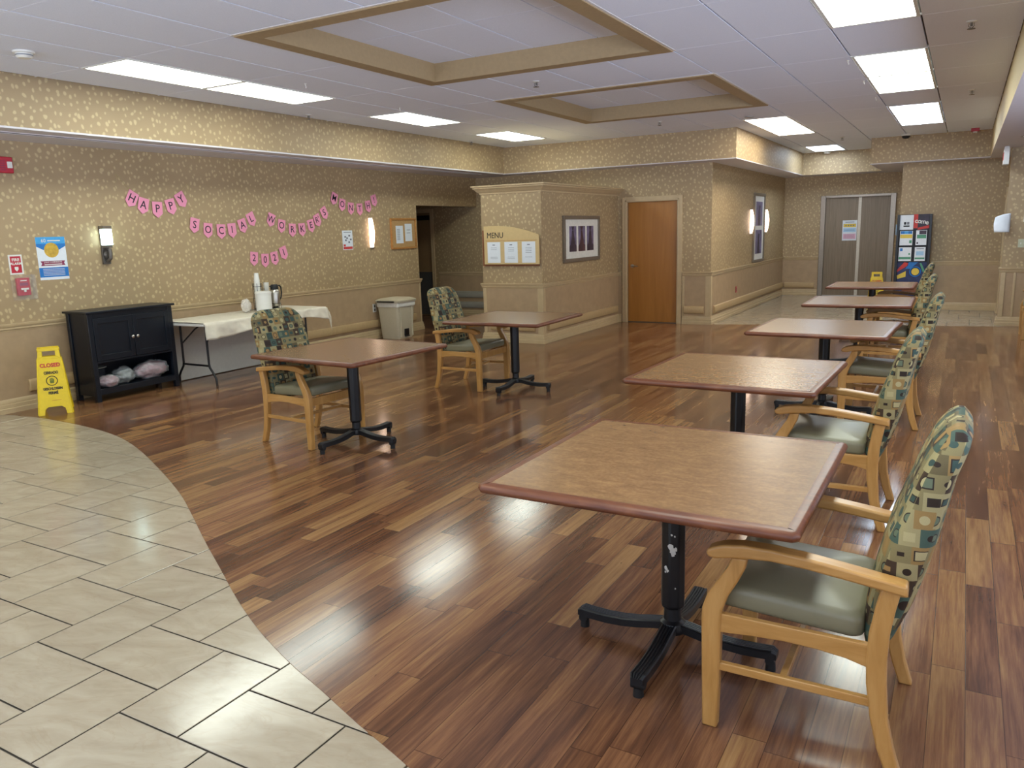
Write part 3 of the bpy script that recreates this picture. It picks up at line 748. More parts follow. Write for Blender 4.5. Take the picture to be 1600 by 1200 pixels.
# ------------------------------------------------------------------ cabinet with bags
cb = thing('storage_cabinet', 'dark navy-black two-door cabinet with an open bottom shelf, left of the folding table', 'cabinet', (-7.745, 5.2, 0))
x0, x1, y0, y1, zt = -.185, .175, -.49, .49, .93
m = MB(); m.box(x0-.015, x1+.025, y0-.025, y1+.025, zt-.022, zt); m.build('cabinet_top', M_NAVY, cb, bevel=.004)
m = MB(); m.box(x0, x1-.02, y0+.012, y0+.03, .06, zt-.022); m.box(x0, x1-.02, y1-.03, y1-.012, .06, zt-.022); m.box(x0, x0+.012, y0+.03, y1-.03, .1, zt-.022)
m.box(x0+.012, x1-.02, y0+.03, y1-.03, .40, .418); m.box(x0+.012, x1-.02, y0+.03, y1-.03, .115, .135)
m.box(x1-.02, x1, y0+.05, y1-.05, .86, zt-.022); m.box(x1-.02, x1, y0+.05, y1-.05, .40, .42); m.box(x1-.02, x1, y0+.05, y1-.05, .075, .135)
m.build('body', M_NAVY, cb, bevel=.002)
for yy in (y0, y1-.05):
    for xx in (x0, x1-.045):
        m = MB(); m.box(xx, xx+.045, yy, yy+.05, 0, zt-.022); m.build('post', M_NAVY, cb, bevel=.003)
for s_ in (-1, 1):
    ya, yb = (y0+.053, -.003) if s_ < 0 else (.003, y1-.053)
    m = MB(); m.box(x1-.018, x1-.006, ya, yb, .423, .857)
    for b in ((ya, ya+.05, .423, .857), (yb-.05, yb, .423, .857), (ya+.05, yb-.05, .423, .48), (ya+.05, yb-.05, .80, .857)): m.box(x1-.006, x1+.004, *b)
    dd = m.build('door', M_NAVY, cb, bevel=.002)
    m = MB(); m.lathe([(.006, .0), (.006, .012), (.016, .018), (.017, .026), (.010, .032), (0.001, .033)], (x1+.004, s_*.028, .628), 16, axis='x'); m.build('knob', M_CHROME, dd)
def bag(name, label, c, s, seed, mat2=M_MEAT):
    random.seed(seed); bm = bmesh.new(); bmesh.ops.create_icosphere(bm, subdivisions=4, radius=1)
    from mathutils import noise as mn
    for v in bm.verts:
        d_ = 1+.22*mn.noise(v.co*2.2+Vector((seed, 0, 0)))+.10*mn.noise(v.co*6+Vector((0, seed, 0)))
        v.co = Vector((v.co.x*s[0]*d_, v.co.y*s[1]*d_, max(-.92, v.co.z*d_)*s[2]))
    t = thing(name, label, 'bag', c, 0, 'bags on the cabinet shelf')
    mi = MB(); mi.add([v.co*.88 for v in bm.verts], [[v.index for v in f.verts] for f in bm.faces])
    mo = MB(); mo.add([v.co for v in bm.verts], [[v.index for v in f.verts] for f in bm.faces]); bm.free()
    mi.build('contents', mat2, t, smooth=80); mo.build('film', M_BAG, t, smooth=80)
    return t
bag('plastic_bag', 'clear plastic bag with pinkish contents at the left end of the cabinet shelf', (-7.635, 4.885, .195), (.11, .115, .065), 1)
bag('plastic_bag', 'dull green-grey plastic bag in the middle of the cabinet shelf', (-7.69, 5.10, .22), (.09, .12, .09), 5, plain('grey_green_contents', '#5e665f', .6, var=.4, scale=20))
bag('plastic_bag', 'long clear plastic bag with pink wrapping at the right of the cabinet shelf', (-7.68, 5.43, .225), (.10, .21, .10), 9)
m = MB(); m.lathe([(.001, 0), (.07, .001), (.10, .008), (.10, .010), (.07, .004), (.001, .003)], n=28); tag(m.build('paper_plate', M_WHITE, loc=(-7.80, 4.88, .3215), rot=(0, 0, 0)), 'small white plate just below the cabinet doors at the left', 'plate')
m = MB(); m.box(-.06, .06, -.09, .09, -.185, 0) ; tag(m.build('cardboard_box', plain('dark_box', '#20242c', .7), loc=(-7.85, 4.88, .3205), bevel=.004), 'dark box at the back left of the cabinet shelf, under the white plate', 'box')

# ------------------------------------------------------------------ folding table, cloth, coffee things
FZ = .712
ft = thing('folding_table', 'folding banquet table with black legs against the left wall, under the cream cloth', 'table', (-7.46, 6.62, 0))
m = MB(); m.box(-.37, .37, -.915, .915, FZ-.035, FZ-.004); m.build('table_top', M_WHITE, ft, bevel=.008)
for s_ in (-1, 1):
    m = MB(); y = s_*.77
    for sx in (-.23, .23):
        pts = [(sx*.92, y, FZ-.035), (sx*.92, y, .24), (sx*.96, y, .20), (sx*1.2, y, .13), (sx*1.34, y, .08), (sx*1.36, y, 0)]
        m.tube(pts, .0125, 10)
    m.tube([(-.22, y, .22), (.22, y, .22)], .0115, 10)
    m.build('leg', M_BLACK, ft)
    m = MB(); m.tube([(.205, y, .46), (.20, y-s_*.05, .56), (.17, y-s_*.16, .60), (.12, y-s_*.26, FZ-.04)], .009, 8); m.tube([(-.20, y, .46), (-.17, y-s_*.16, .60), (-.12, y-s_*.26, FZ-.04)], .009, 8); m.build('brace', M_BLACK, ft)
# cloth
from mathutils import noise as mn
def cloth():
    m = MB(); NX, NY = 44, 90; vs = []
    top = FZ+.004
    for j in range(NY+1):
        t = j/NY; L = t*2.15            # distance along the wall from the near edge
        for i in range(NX+1):
            s = i/NX*.905
            x = s; z = 0; y = L
            hang = .135+.03*math.sin(L*3.1+.6)+.015*math.sin(L*7.3)
            if L < .22: hang += .03*(1-L/.22)
            edge_x = .75
            if s > edge_x:
                e = (s-edge_x)/(.905-edge_x)
                x = edge_x+.012+.018*e+.012*math.sin(L*14+1.2*math.sin(L*5))*e; z = -hang*e
            if L > 1.90:                # beyond the far end: stiff overhang
                q = (L-1.90)/.25; y = 1.90+.09*q; z -= .13*q**1.5*(.35+.9*(s/.905)**2); x -= .02*q
            z += .003*mn.noise(Vector((x*7, y*7, 0)))*(1 if s <= edge_x else 0) + .006*max(0, math.sin(y*9)-.85)
            wr = .022*mn.noise(Vector((s*5, L*9, 3.3)))+.008*mn.noise(Vector((s*30, L*22, 1.3)))
            if s > edge_x: x += wr
            vs.append((x, y, top+z+.0025))
    fs = [(j*(NX+1)+i, j*(NX+1)+i+1, (j+1)*(NX+1)+i+1, (j+1)*(NX+1)+i) for j in range(NY) for i in range(NX)]
    m.add(vs, fs)
    o = m.build('tablecloth', M_CLOTH, loc=(-7.838, 5.70, 0), smooth=80)
    so = o.modifiers.new('solid', 'SOLIDIFY'); so.thickness = .002; so.offset = 1
    return tag(o, 'cream cloth draped over the folding table by the left wall', 'tablecloth')
cloth()
CZ = FZ+.010
t = thing('white_canister', 'big white ribbed canister in front on the clothed table', 'canister', (-7.40, 6.865, CZ))
m = MB(); m.lathe([(.088, 0), (.095, .01)]+[(.093+.0015*(k % 2), .02+.012*k) for k in range(16)]+[(.097, .22), (.097, .24), (.085, .247), (.001, .249)], n=36); m.build('body', M_WHITE, t)
m = MB(); m.lathe([(.096, .221), (.0995, .223), (.0995, .237), (.096, .239)], n=36); m.build('rim', M_WHITE, t)
t = thing('cup_rack', 'black wire rack behind the white canister, holding the paper cups', 'rack', (-7.56, 6.93, CZ))
m = MB()
for z in (.02, .16, .30): m.tube([(.055*math.cos(R(a)), .055*math.sin(R(a)), z) for a in range(0, 361, 20)], .003, 6)
for a in range(0, 360, 45): m.tube([(.055*math.cos(R(a)), .055*math.sin(R(a)), 0), (.055*math.cos(R(a)), .055*math.sin(R(a)), .34)], .003, 6)
m.build('wire_frame', M_BLACK, t)
m = MB(); m.tube([(0, -.055, .02), (0, -.17, .02), (0, -.19, .04), (0, -.19, .12)], .004, 6); m.tube([(0, .055, .26), (.0, .14, .26), (0, .15, .29)], .004, 6); m.build('hook', M_BLACK, t)
for k in range(12):
    rb = .048-.0012*k
    m = MB(); m.lathe([(rb-.002, .0), (rb+.002, .0), (rb+.002, .004), (rb, .005), (rb*.74, .092), (rb*.70, .094), (.001, .094)], n=24)
    o = m.build('paper_cup', M_WHITE, loc=(-7.56, 6.93, CZ+.04+k*.030))
    tag(o, 'white paper cup in the tall tapering stack behind the canister, %s' % ('topmost' if k == 11 else 'lowest' if k == 0 else 'one of the middle cups'), 'cup', 'stacked paper cups')
for k in range(5):
    m = MB(); m.lathe([(.026, 0), (.034, .035), (.034, .038), (.001, .03)], n=20)
    tag(m.build('lid', M_WHITE, loc=(-7.56, 7.075, CZ+.22+.02*k)), 'white cup lid in the short stack above the carafe' , 'lid', 'stacked cup lids')
m = MB(); m.lathe([(.036, 0), (.036, .012), (.03, .016), (.03, .214), (.001, .216)], n=20); tag(m.build('lid_holder', M_WHITE, loc=(-7.56, 7.075, CZ)), 'white column holding the cup lids behind the carafe', 'holder')
t = thing('coffee_carafe', 'steel coffee carafe with a black top and handle on the clothed table', 'carafe', (-7.40, 7.055, CZ))
m = MB(); m.lathe([(.052, .05), (.056, .055), (.060, .10), (.060, .22), (.050, .25), (.045, .255), (.001, .256)], n=32); m.build('body', M_CHROME, t)
m = MB(); m.lathe([(.047, .253), (.049, .265), (.046, .305), (.038, .317), (.001, .319)], n=28); m.tube([(0, -.04, .29), (0, -.075, .298)], [.016, .008], 10); m.build('lid', M_RUB, t)
m = MB(); m.tube([(0, .045, .295), (0, .085, .30), (0, .108, .275), (0, .112, .215), (0, .10, .155), (0, .08, .13)], .009, 8); m.build('handle', M_RUB, t)
m = MB(); m.lathe([(.001, 0), (.063, .0), (.063, .018), (.05, .02), (.03, .048), (.001, .05)], n=32)
for a in range(0, 360, 60): m.tube([(.064*math.cos(R(a)), .064*math.sin(R(a)), .0), (.064*math.cos(R(a)), .064*math.sin(R(a)), .085)], .003, 6)
m.tube([(.064*math.cos(R(a)), .064*math.sin(R(a)), .085) for a in range(0, 361, 20)], .003, 6)
m.build('wire_stand', M_BLACK, t)
random.seed(4); bm = bmesh.new(); bmesh.ops.create_icosphere(bm, subdivisions=4, radius=1)
m = MB(); m.add([(v.co.x*.05*(1+.5*mn.noise(v.co*3)), v.co.y*.06*(1+.5*mn.noise(v.co*2.5)), max(-.9, v.co.z)*.08*(1+.4*mn.noise(v.co*3.7))) for v in bm.verts], [[v.index for v in f.verts] for f in bm.faces]); bm.free()
tag(m.build('plastic_bag', glass('cloudy_bag', '#efe9df', .4, .6), loc=(-7.55, 6.72, CZ+.080), smooth=80), 'crumpled cloudy plastic bag left of the white canister', 'bag')
# flat panel leaning behind the table legs
m = MB(); m.obox((0, 0, .33), (.012, 0, 0), (0, .72, 0), (-.045, 0, .325)); tag(m.build('leaning_panel', M_GREYP if False else plain('pale_grey_board', '#c2bfb6', .5, var=.03), loc=(-7.86, 6.52, 0.002), bevel=.004), 'pale grey folded tabletop leaning on the wall under the clothed table', 'panel')

# ------------------------------------------------------------------ yellow signs
def yellow_sign(label, loc, rz, text=True):
    t = thing('floor_sign', label, 'floor sign', loc, rz)
    for s_ in (1, -1):
        m = MB(); H = .635; sp = .13      # local: panel faces +x when s_=1
        def P(y, z): return (s_*(sp*(1-z/H)+.012), y, z)
        out = [(-.14, 0), (-.095, 0), (-.085, .06), (-.06, .075), (.06, .075), (.085, .06), (.095, 0), (.14, 0), (.105, .52), (.1, .56), (.095, .60), (.095, .635), (-.095, .635), (-.095, .60), (-.1, .56), (-.105, .52)]
        hole = None
        # lower solid part and the handle loop as separate closed outlines
        low = [(-.143, 0), (-.093, 0), (-.083, .055), (-.055, .075), (.055, .075), (.083, .055), (.093, 0), (.143, 0), (.098, .53), (.05, .555), (-.05, .555), (-.098, .53)]
        n_ = len(low); th = .012*s_
        # split the concave lower outline into quads
        quads = [[(-.143, 0), (-.093, 0), (-.083, .055), (-.139, .055)], [(.093, 0), (.143, 0), (.139, .055), (.083, .055)], [(-.139, .055), (-.083, .055), (-.055, .075), (.055, .075), (.083, .055), (.139, .055), (.0985, .53), (-.0985, .53)],
                 [(-.0985, .53), (.0985, .53), (.05, .55), (-.05, .55)], [(-.0985, .53), (-.055, .548), (-.055, .60), (-.09, .60)], [(.055, .548), (.0985, .53), (.09, .60), (.055, .60)], [(-.09, .60), (.09, .60), (.088, .625), (.0, .635), (-.088, .625)]]
        for q in quads:
            m.loft([[P(y, z) for y, z in q], [(P(y, z)[0]+th, y, z) for y, z in q]])
        # raised rims
        for a, b in (((-.143, 0), (-.0985, .53)), ((.143, 0), (.0985, .53))):
            m.tube([(P(*a)[0]+th*.6, a[0], a[1]+.004), (P(*b)[0]+th*.6, b[0], b[1])], .008, 8)
        pn = m.build('panel', M_YEL, t, bevel=.002, smooth=30)
        if s_ == 1 and text:
            m = MB(); up = Vector((-sp/H, 0, 1)).normalized(); rt = Vector((0, 1, 0)); nn = rt.cross(up)
            def at(z, y=0): return Vector(P(y, z)) + Vector((.012, 0, 0)) + nn*.0012
            m.text('CLOSED', .05, at(.465), rt, up, m=1, bold=.0022, sx=.92)
            m.text('CERRADO', .036, at(.395), rt, up, m=0, bold=.0015, sx=.72)
            m.text('GESCHLOSSEN', .034, at(.245), rt, up, m=0, bold=.0015, sx=.72)
            m.text('FERMÉ', .036, at(.205), rt, up, m=0, bold=.0015, sx=.8)
            o_ = at(.32); m.tube([o_ + rt*.046*math.cos(R(a))+up*.044*math.sin(R(a)) for a in range(0, 361, 15)], .0035, 6, m=0)
            m.loft([[o_ + rt*a+up*b+nn*k for a, b in ((-.016, -.024), (.016, -.024), (.02, 0), (-.018, 0))] for k in (0, .001)], m=2)
            for k, (a, l) in enumerate(((-.014, .022), (-.004, .027), (.006, .026), (.015, .018))):
                m.loft([[o_ + rt*(a+p)+up*q+nn*kk for p, q in ((-.004, 0), (.004, 0), (.004, l), (-.004, l))] for kk in (0, .001)], m=2)
            m.loft([[at(.135, .02)+rt*a+up*b+nn*k for a, b in ((-.04, -.003), (.04, -.003), (.04, .003), (-.04, .003))] for k in (0, .0006)], m=3)
            pm = m.build('lettering', [M_INK, M_REDINK, plain('olive_print', '#6d7420', .6), plain('faded_red_print', '#d09a30', .6)], pn, smooth=0)
    m = MB(); m.tube([(0, -.095, .612), (0, -.06, .612)], .016, 12); m.tube([(0, .06, .612), (0, .095, .612)], .016, 12); m.box(-.012, .012, -.09, .09, .615, .64); m.build('hinge', M_YEL, t)
    return t
yellow_sign('yellow folding CLOSED floor sign at the left, beside the navy-black cabinet', (-7.60, 4.30, 0), R(-32))
yellow_sign('yellow folding floor sign in the distance, behind the farthest table by the elevator', (-1.42, 16.6, 0), R(-82), True)

# ------------------------------------------------------------------ bin
t = thing('step_bin', 'beige step-on waste bin against the left wall, right of the outlet', 'bin', (-7.72, 9.86, 0), 0)
m = MB()
def rr(hx_, hy, z, c=.04):
    out = []
    for qx, qy, a0 in ((1, 1, 0), (-1, 1, 90), (-1, -1, 180), (1, -1, 270)):
        for k in range(5): a = R(a0+22.5*k); out.append((qx*(hx_-c)+c*math.cos(a), qy*(hy-c)+c*math.sin(a), z))
    return out
m.loft([rr(.17, .18, 0), rr(.175, .185, .02), rr(.205, .225, .56), rr(.205, .225, .57)]); m.build('body', M_BIN, t, smooth=50)
m = MB(); m.loft([rr(.212, .232, .50), rr(.215, .235, .515), rr(.216, .236, .568), rr(.21, .23, .575)]); m.build('liner', M_LINER, t, smooth=50)
m = MB(); m.loft([rr(.225, .245, .565), rr(.23, .25, .575), rr(.23, .25, .60), rr(.21, .23, .615), rr(.16, .18, .632), rr(.05, .06, .645)]); m.build('lid', M_BIN, t, smooth=50)
m = MB(); m.box(.168, .21, -.05, .05, .03, .045); m.box(.172, .192, -.055, .055, .045, .15); m.build('pedal', M_BLACK, t, bevel=.004)
m = MB(); m.tube([(-.16, -.262, .585), (.16, -.262, .585)], .012, 8); m.build('hinge_rod', M_BLACK, t)
m = MB(); 
for yy in (-.14, .14): m.box(.176, .205, yy-.012, yy+.012, .03, .5)
m.build('rib', M_BIN, t, bevel=.004)

# ------------------------------------------------------------------ things on the left wall (x = XL, facing +x)
RT, UP = Vector((0, 1, 0)), Vector((0, 0, 1))
def lbox(m, y0, y1, z0, z1, d0, d1, mi=None): m.box(XL+d0, XL+d1, y0, y1, z0, z1, mi)
def sheet(m, quad, d, th=.0008, mi=0):   # flat shape on the left wall
    m.loft([[(XL+d, y, z) for y, z in quad], [(XL+d+th, y, z) for y, z in quad]], m=mi)
random.seed(11)
def banner(word, pts, rots, label, ends, extra=()):
    t = thing('letter_banner', label, 'banner', (XL, pts[0][0], pts[0][1]), 0, 'pink pennant banners')
    oy, oz = pts[0]
    tops = []
    for ch, (y, z), a in zip(word, pts, rots):
        a = R(a); rt = Vector((0, math.cos(a), math.sin(a))); up = Vector((0, -math.sin(a), math.cos(a)))
        c = Vector((.008+random.uniform(0, .006), y-oy, z-oz))
        q = [(-.064, .088), (.064, .088), (.064, -.042), (0, -.092), (-.064, -.042)]
        m = MB(); m.loft([[c+rt*u+up*v+Vector((k, 0, 0)) for u, v in q] for k in (0, .0012)])
        pn = m.build('pennant', M_PINK, t, smooth=0)
        m = MB(); m.text(ch, .125 if len(ch) == 1 else .115, c+up*.008+Vector((.0016, 0, 0)), rt, up, .0006, bold=.0006, sx=.95)
        m.build('letter', M_INK, pn, smooth=0)
        tops += [c+rt*-.06+up*.085+Vector((-.002, 0, 0)), c+rt*.06+up*.085+Vector((-.002, 0, 0))]
    m = MB(); e0, e1 = ends
    line = [Vector((.004, e0[0]-oy, e0[1]-oz))]+tops+[Vector((.004, e1[0]-oy, e1[1]-oz))]
    m.tube(line, .0018, 5)
    for e in (line[0], line[-1]): m.tube([e, e+Vector((.004, .01, -.05)), e+Vector((.002, -.015, -.10))], .0014, 5)
    m.build('string', M_STRING, t)
banner('HAPPY', [(5.655, 2.065), (5.79, 1.995), (5.965, 1.955), (6.15, 1.99), (6.30, 2.07)], [-30, -14, -2, 14, 28], 'pink pennant banner spelling HAPPY, at the upper left', ((5.50, 2.33), (6.41, 2.26)))
banner('SOCIAL', [(6.445, 1.775), (6.635, 1.715), (6.83, 1.70), (7.00, 1.71), (7.175, 1.765), (7.33, 1.845)], [-12, -6, -2, 4, 16, 24], 'pink pennant banner spelling SOCIAL, below and right of HAPPY', ((6.40, 1.96), (7.44, 2.03)))
banner(['W', 'O', 'R', 'K', 'E', "R'", 'S'], [(7.66, 1.835), (7.84, 1.755), (8.03, 1.70), (8.215, 1.705), (8.40, 1.755), (8.53, 1.83), (8.68, 1.93)], [-20, -10, -2, 4, 12, 22, 28], "pink pennant banner spelling WORKER'S, in the middle of the left wall", ((7.58, 1.95), (8.80, 2.06)))
banner('MONTH!', [(8.905, 2.135), (9.07, 2.05), (9.26, 2.0), (9.46, 1.99), (9.66, 2.035), (9.81, 2.125)], [-22, -10, -4, 2, 10, 16], 'pink pennant banner spelling MONTH! above the warm wall light', ((8.81, 2.24), (9.98, 2.22)))
banner('2021', [(7.315, 1.345), (7.50, 1.315), (7.67, 1.335), (7.84, 1.40)], [-6, -2, 8, 17], 'pink pennant banner spelling 2021, lowest on the left wall', ((7.25, 1.45), (7.95, 1.50)))
# fire alarm strobe
t = thing('fire_strobe', 'red fire alarm strobe high on the left wall at the photo edge', 'fire alarm', (XL, 4.35, 2.355)); m = MB(); m.box(0, .05, -.07, .07, -.075, .075); m.build('housing', M_RED, t, bevel=.008)
m = MB(); m.box(.05, .065, .01, .055, -.03, .03); m.build('lens', M_WHITE, t, bevel=.004)
m = MB()
for k in range(5): m.box(.05, .053, -.06, -.005, -.05+.02*k, -.043+.02*k)
m.build('grille', M_MAROON, t)
# FIRE ALARM sign
t = thing('fire_alarm_sign', 'small red and white FIRE ALARM sign above the pull station', 'sign', (XL, 4.335, 1.42)); m = MB(); m.box(0, .003, -.065, .065, -.095, .095); m.build('backing', M_WHITE, t)
m = MB(); m.box(.003, .0036, -.05, .05, -.08, .08); m.build('red_field', M_RED, t)
m = MB(); m.text('FIRE', .04, (.0042, 0, .045), RT, UP, .0005, bold=.001); m.text('ALARM', .034, (.0042, 0, .008), RT, UP, .0005, bold=.001)
m.loft([[(k, -.018, -.022), (k, .018, -.022), (k, .018, -.045), (k, 0, -.066), (k, -.018, -.045)] for k in (.0036, .0046)]); m.build('lettering', M_WHITE, t, smooth=0)
# pull station
t = thing('pull_station', 'red fire pull station inside a clear plastic cover at the left', 'fire alarm', (XL, 4.365, 1.205)); m = MB(); m.box(0, .035, -.06, .06, -.085, .085); m.build('housing', M_RED, t, bevel=.005)
m = MB(); m.box(.035, .05, -.035, .035, -.03, -.012); m.box(.035, .048, -.01, .01, -.05, -.012); m.build('handle', M_WHITE, t, bevel=.002)
m = MB(); m.box(.035, .037, -.04, .04, .01, .04); m.build('panel', M_MAROON, t)
m = MB(); m.box(.035, .0365, -.03, .03, .055, .063); m.build('lettering', M_WHITE, t, smooth=0)
m = MB()
for b in ((.0, .085, -.095, -.092, -.125, .115), (.0, .085, .092, .095, -.125, .115), (.0, .085, -.092, .092, .112, .115), (.0, .085, -.092, .092, -.125, -.122), (.082, .085, -.092, .092, -.122, .112), (.0, .012, -.105, -.095, -.13, .12), (.0, .012, .095, .105, -.13, .12)): m.box(*b)
m.build('clear_cover', M_CLEAR, t, bevel=.001)
# blue poster
t = thing('poster', 'blue and white poster with a gold medal beside the fire alarm sign', 'poster', (XL, 4.70, 1.465)); hw, hh = .148, .212
m = MB(); m.box(0, .002, -hw, hw, -hh, hh); m.build('sheet', M_PAPER, t)
m = MB(); m.box(.002, .0026, -hw, hw, .145, hh); m.build('light_blue_band', M_LBLUE, t); m = MB(); m.box(.002, .0026, -hw, hw, -.185, -.09); m.build('blue_band', M_BLUE, t)
m = MB(); m.loft([[(k, -hw, .145), (k, hw, .145), (k, hw, .12), (k, .05, .07), (k, -.05, .07), (k, -hw, .12)] for k in (.002, .0026)], m=0)
m.build('blue_ribbon', M_BLUE, t, smooth=0)
m = MB(); m.lathe([(.001, .0035), (.07, .0035), (.074, .0032), (.074, .002)][::-1], (0, 0, .082), 36, axis='x'); m.lathe([(.05, .0045), (.056, .0045), (.056, .003), (.05, .003)], (0, 0, .082), 36, axis='x'); m.build('medal', M_GOLD, t)
m = MB(); m.loft([[(k, -.125, -.025), (k, .125, -.025), (k, .112, -.048), (k, .125, -.072), (k, -.125, -.072), (k, -.112, -.048)] for k in (.002, .003)]); m.build('ribbon', M_MAROON, t, smooth=0)
m = MB(); m.text('JOINT COMMISSION', .020, (.0036, 0, -.038), RT, UP, .0004); m.text('60', .05, (.003, -.07, .175), RT, UP, .0004)
m.build('lettering', M_WHITE, t, smooth=0)
m = MB(); m.box(.0026, .003, -.03, .1, .170, .180); m.build('header_line', M_WHITE, t); m = MB(); m.box(.003, .0036, -.09, .09, -.064, -.055); m.build('ribbon_line', M_WHITE, t); m = MB()
for k in range(5): m.box(.0026, .003, -.11, .11, -.108-.015*k, -.104-.015*k)
m.build('fine_print', M_WHITE, t, smooth=0)
# cool sconce with rectangular glass
t = thing('wall_sconce', 'square-shouldered wall light with cool white glass and dark bracket above the cabinet', 'wall light', (XL, 5.27, 1.58)); m = MB()
m.box(0, .03, -.042, .042, -.2, .2); m.build('backplate', M_DKMET, t, bevel=.003)
m = MB(); m.box(.03, .095, -.048, .048, .0, .165); m.build('glass_shade', M_SC_COOL, t, bevel=.004)
m = MB(); m.box(.03, .098, -.050, .050, .165, .2); m.build('top_cap', M_FRAME, t, bevel=.003)
m = MB(); m.box(.03, .09, -.04, .04, -.03, .0); m.tube([(.09, 0, -.04+.0), (.10, 0, -.09), (.09, 0, -.14), (.04, 0, -.17)], .02, 10); m.lathe([(.03, .03), (.045, .05), (.03, .07)], (0, 0, -.10), 20, axis='x'); m.build('bracket', M_DKMET, t)
# curved sconces
def curved_sconce(label, loc, rz, h=.22):
    t = thing('wall_sconce', label, 'wall light', loc, rz, 'slim curved wall lights')
    m = MB(); rings = []
    for k in range(13):
        z = -h+2*h*k/12; b = .02+.05*math.cos(z/h*1.35)
        rings.append([(b*max(0, math.cos(R(a)))*1.0+.004, .036*math.sin(R(a)), z) for a in range(-90, 91, 15)] + [(.004, .0, z)])
    m.loft(rings); m.build('glass_shade', M_SC_WARM, t, smooth=50)
    m = MB(); m.box(0, .010, -.034, .034, -h-.02, h+.02); m.box(0, .035, -.036, .036, -h-.022, -h+.002); m.box(0, .035, -.036, .036, h-.002, h+.018); m.build('bracket', M_CHROME, t, bevel=.003)
curved_sconce('slim curved warm wall light between the notice and the cork board on the left wall', (XL, 9.69, 1.64), 0)
curved_sconce('slim curved wall light left of the tall picture in the corridor', (XC, 15.45, 1.65), 0)
curved_sconce('slim curved wall light right of the tall picture in the corridor', (XC, 16.75, 1.66), 0)
# notice with drawings
t = thing('notice_sheet', 'white notice with small drawings and a red strip, left of the warm wall light', 'notice', (XL, 9.15, 1.54)); m = MB(); m.box(0, .002, -.112, .112, -.142, .142); m.build('sheet', M_PAPER, t)
m = MB()
for (y, z) in ((-.05, .05), (.04, .065), (-.01, .03), (.07, .01), (-.04, .0), (.03, -.03)): m.box(.002, .0026, y-.018, y+.018, z-.012, z+.012)
m.box(.002, .0026, -.08, .08, .11, .12); m.build('drawings', M_GREYINK, t, smooth=0)
m = MB(); m.box(.002, .0026, -.1, .1, -.13, -.095); m.box(.002, .0026, -.095, -.05, -.09, -.06); m.build('red_strip', M_REDINK, t)
# cork board
t = thing('cork_board', 'small oak-framed cork board at the end of the left wall', 'notice board', (XL, 10.51, 1.615)); m = MB(); m.box(0, .012, -.31, .31, -.225, .225); m.build('cork', M_CORK, t)
m = MB()
for b in ((-.335, .335, .215, .245), (-.335, .335, -.245, -.215), (-.335, -.305, -.215, .215), (.305, .335, -.215, .215)): m.box(0, .028, *b)
m.build('frame', M_OAK, t, bevel=.003)
def doc(name, label, cat, loc, hw, hh, axis, lines, grp=None, head=None, mats=M_PAPER, tilt=0):
    """printed sheet: axis 'x' faces +x (right = +y), 'y' faces -y (right = +x)"""
    t = thing(name, label, cat, loc, 0, grp); T = Matrix.Identity(4) if axis == 'x' else Matrix.Rotation(R(-90), 4, 'Z')
    T = T @ Matrix.Rotation(tilt, 4, 'X')
    m = MB(); m.box(0, .0015, -hw, hw, -hh, hh, T=T); m.build('sheet', mats, t)
    m = MB()
    for (a, b, z, h_) in lines: m.box(.0015, .002, a*hw, b*hw, z*hh-h_, z*hh+h_, T=T)
    if head: m.text(head[0], head[1], T @ Vector((.002, 0, head[2]*hh)), T.to_3x3() @ RT, T.to_3x3() @ UP, .0004)
    m.build('print', M_GREYINK, t, smooth=0)
    return t
tl = [(-.6, .6, .6-.13*k, .002) for k in range(9)]
doc('paper_notice', 'left white sheet pinned on the cork board', 'notice', (XL+.013, 10.40, 1.60), .095, .14, 'x', [(-.7, .1, .6-.1*k, .0025) for k in range(13)])
doc('paper_notice', 'right white sheet pinned on the cork board', 'notice', (XL+.013, 10.64, 1.63), .095, .14, 'x', [(-.5, .5, .3, .004), (-.5, .5, -.05, .004)])
# outlet
t = thing('power_outlet', 'white power outlet on the lower left wall beside the beige bin', 'outlet', (XL+.007, 9.66, .48)); m = MB(); m.box(0, .006, -.04, .04, -.065, .065); m.build('cover_plate', M_WHITE, t, bevel=.002)
m = MB()
for z in (-.028, .028): m.box(.006, .008, -.017, .017, z-.018, z+.018)
m.build('socket', M_DKMET, t, bevel=.002)

# ------------------------------------------------------------------ menu board and picture on the pillar
t = thing('menu_board', 'tan MENU board with an arched top on the pillar', 'menu board', (-5.655, KY-.003, 1.38))
def fp(m, poly, d0, d1, mi=None): m.loft([[(x, -d, z) for x, z in poly] for d in (d0, d1)], m=mi)
m = MB(); fp(m, [(-.47, -.27), (.45, -.27), (.45, .10), (.45, .10), (-.47, .245)], .0, .03); m.build('backer', M_SIGNBR, t, bevel=.003)
arch = [(-.43+.90*k/14, .30-.135*(k/14)**2.2+.012*math.sin(math.pi*k/14)) for k in range(15)]
m = MB(); fp(m, [(-.43, -.245), (.47, -.245)]+arch[::-1], .032, .05); m.build('panel', M_PANEL, t, bevel=.002, smooth=20)
m = MB(); m.text('MENU', .115, (-.24, -.0525, .165), (1, 0, 0), UP, .0012, sx=.88); m.build('lettering', M_INK, t, smooth=0)
m = MB(); m.box(-.40, .44, -.053, -.05, .088, .094); m.build('divider_line', M_OAK, t)
for k, nm in enumerate(('left', 'middle', 'right')):
    doc('menu_sheet', nm + ' menu sheet on the MENU board', 'menu', (-5.655-.265+.285*k, KY-.0545, 1.38-.075), .108, .148, 'y', [(-.45, .45, .45-.16*j, .0022) for j in range(2+k)]+[(-.2, .2, .72, .006)]+[(-.55, .55, -.45-.14*j, .0022) for j in range(2 if k < 2 else 1)], 'menu sheets')
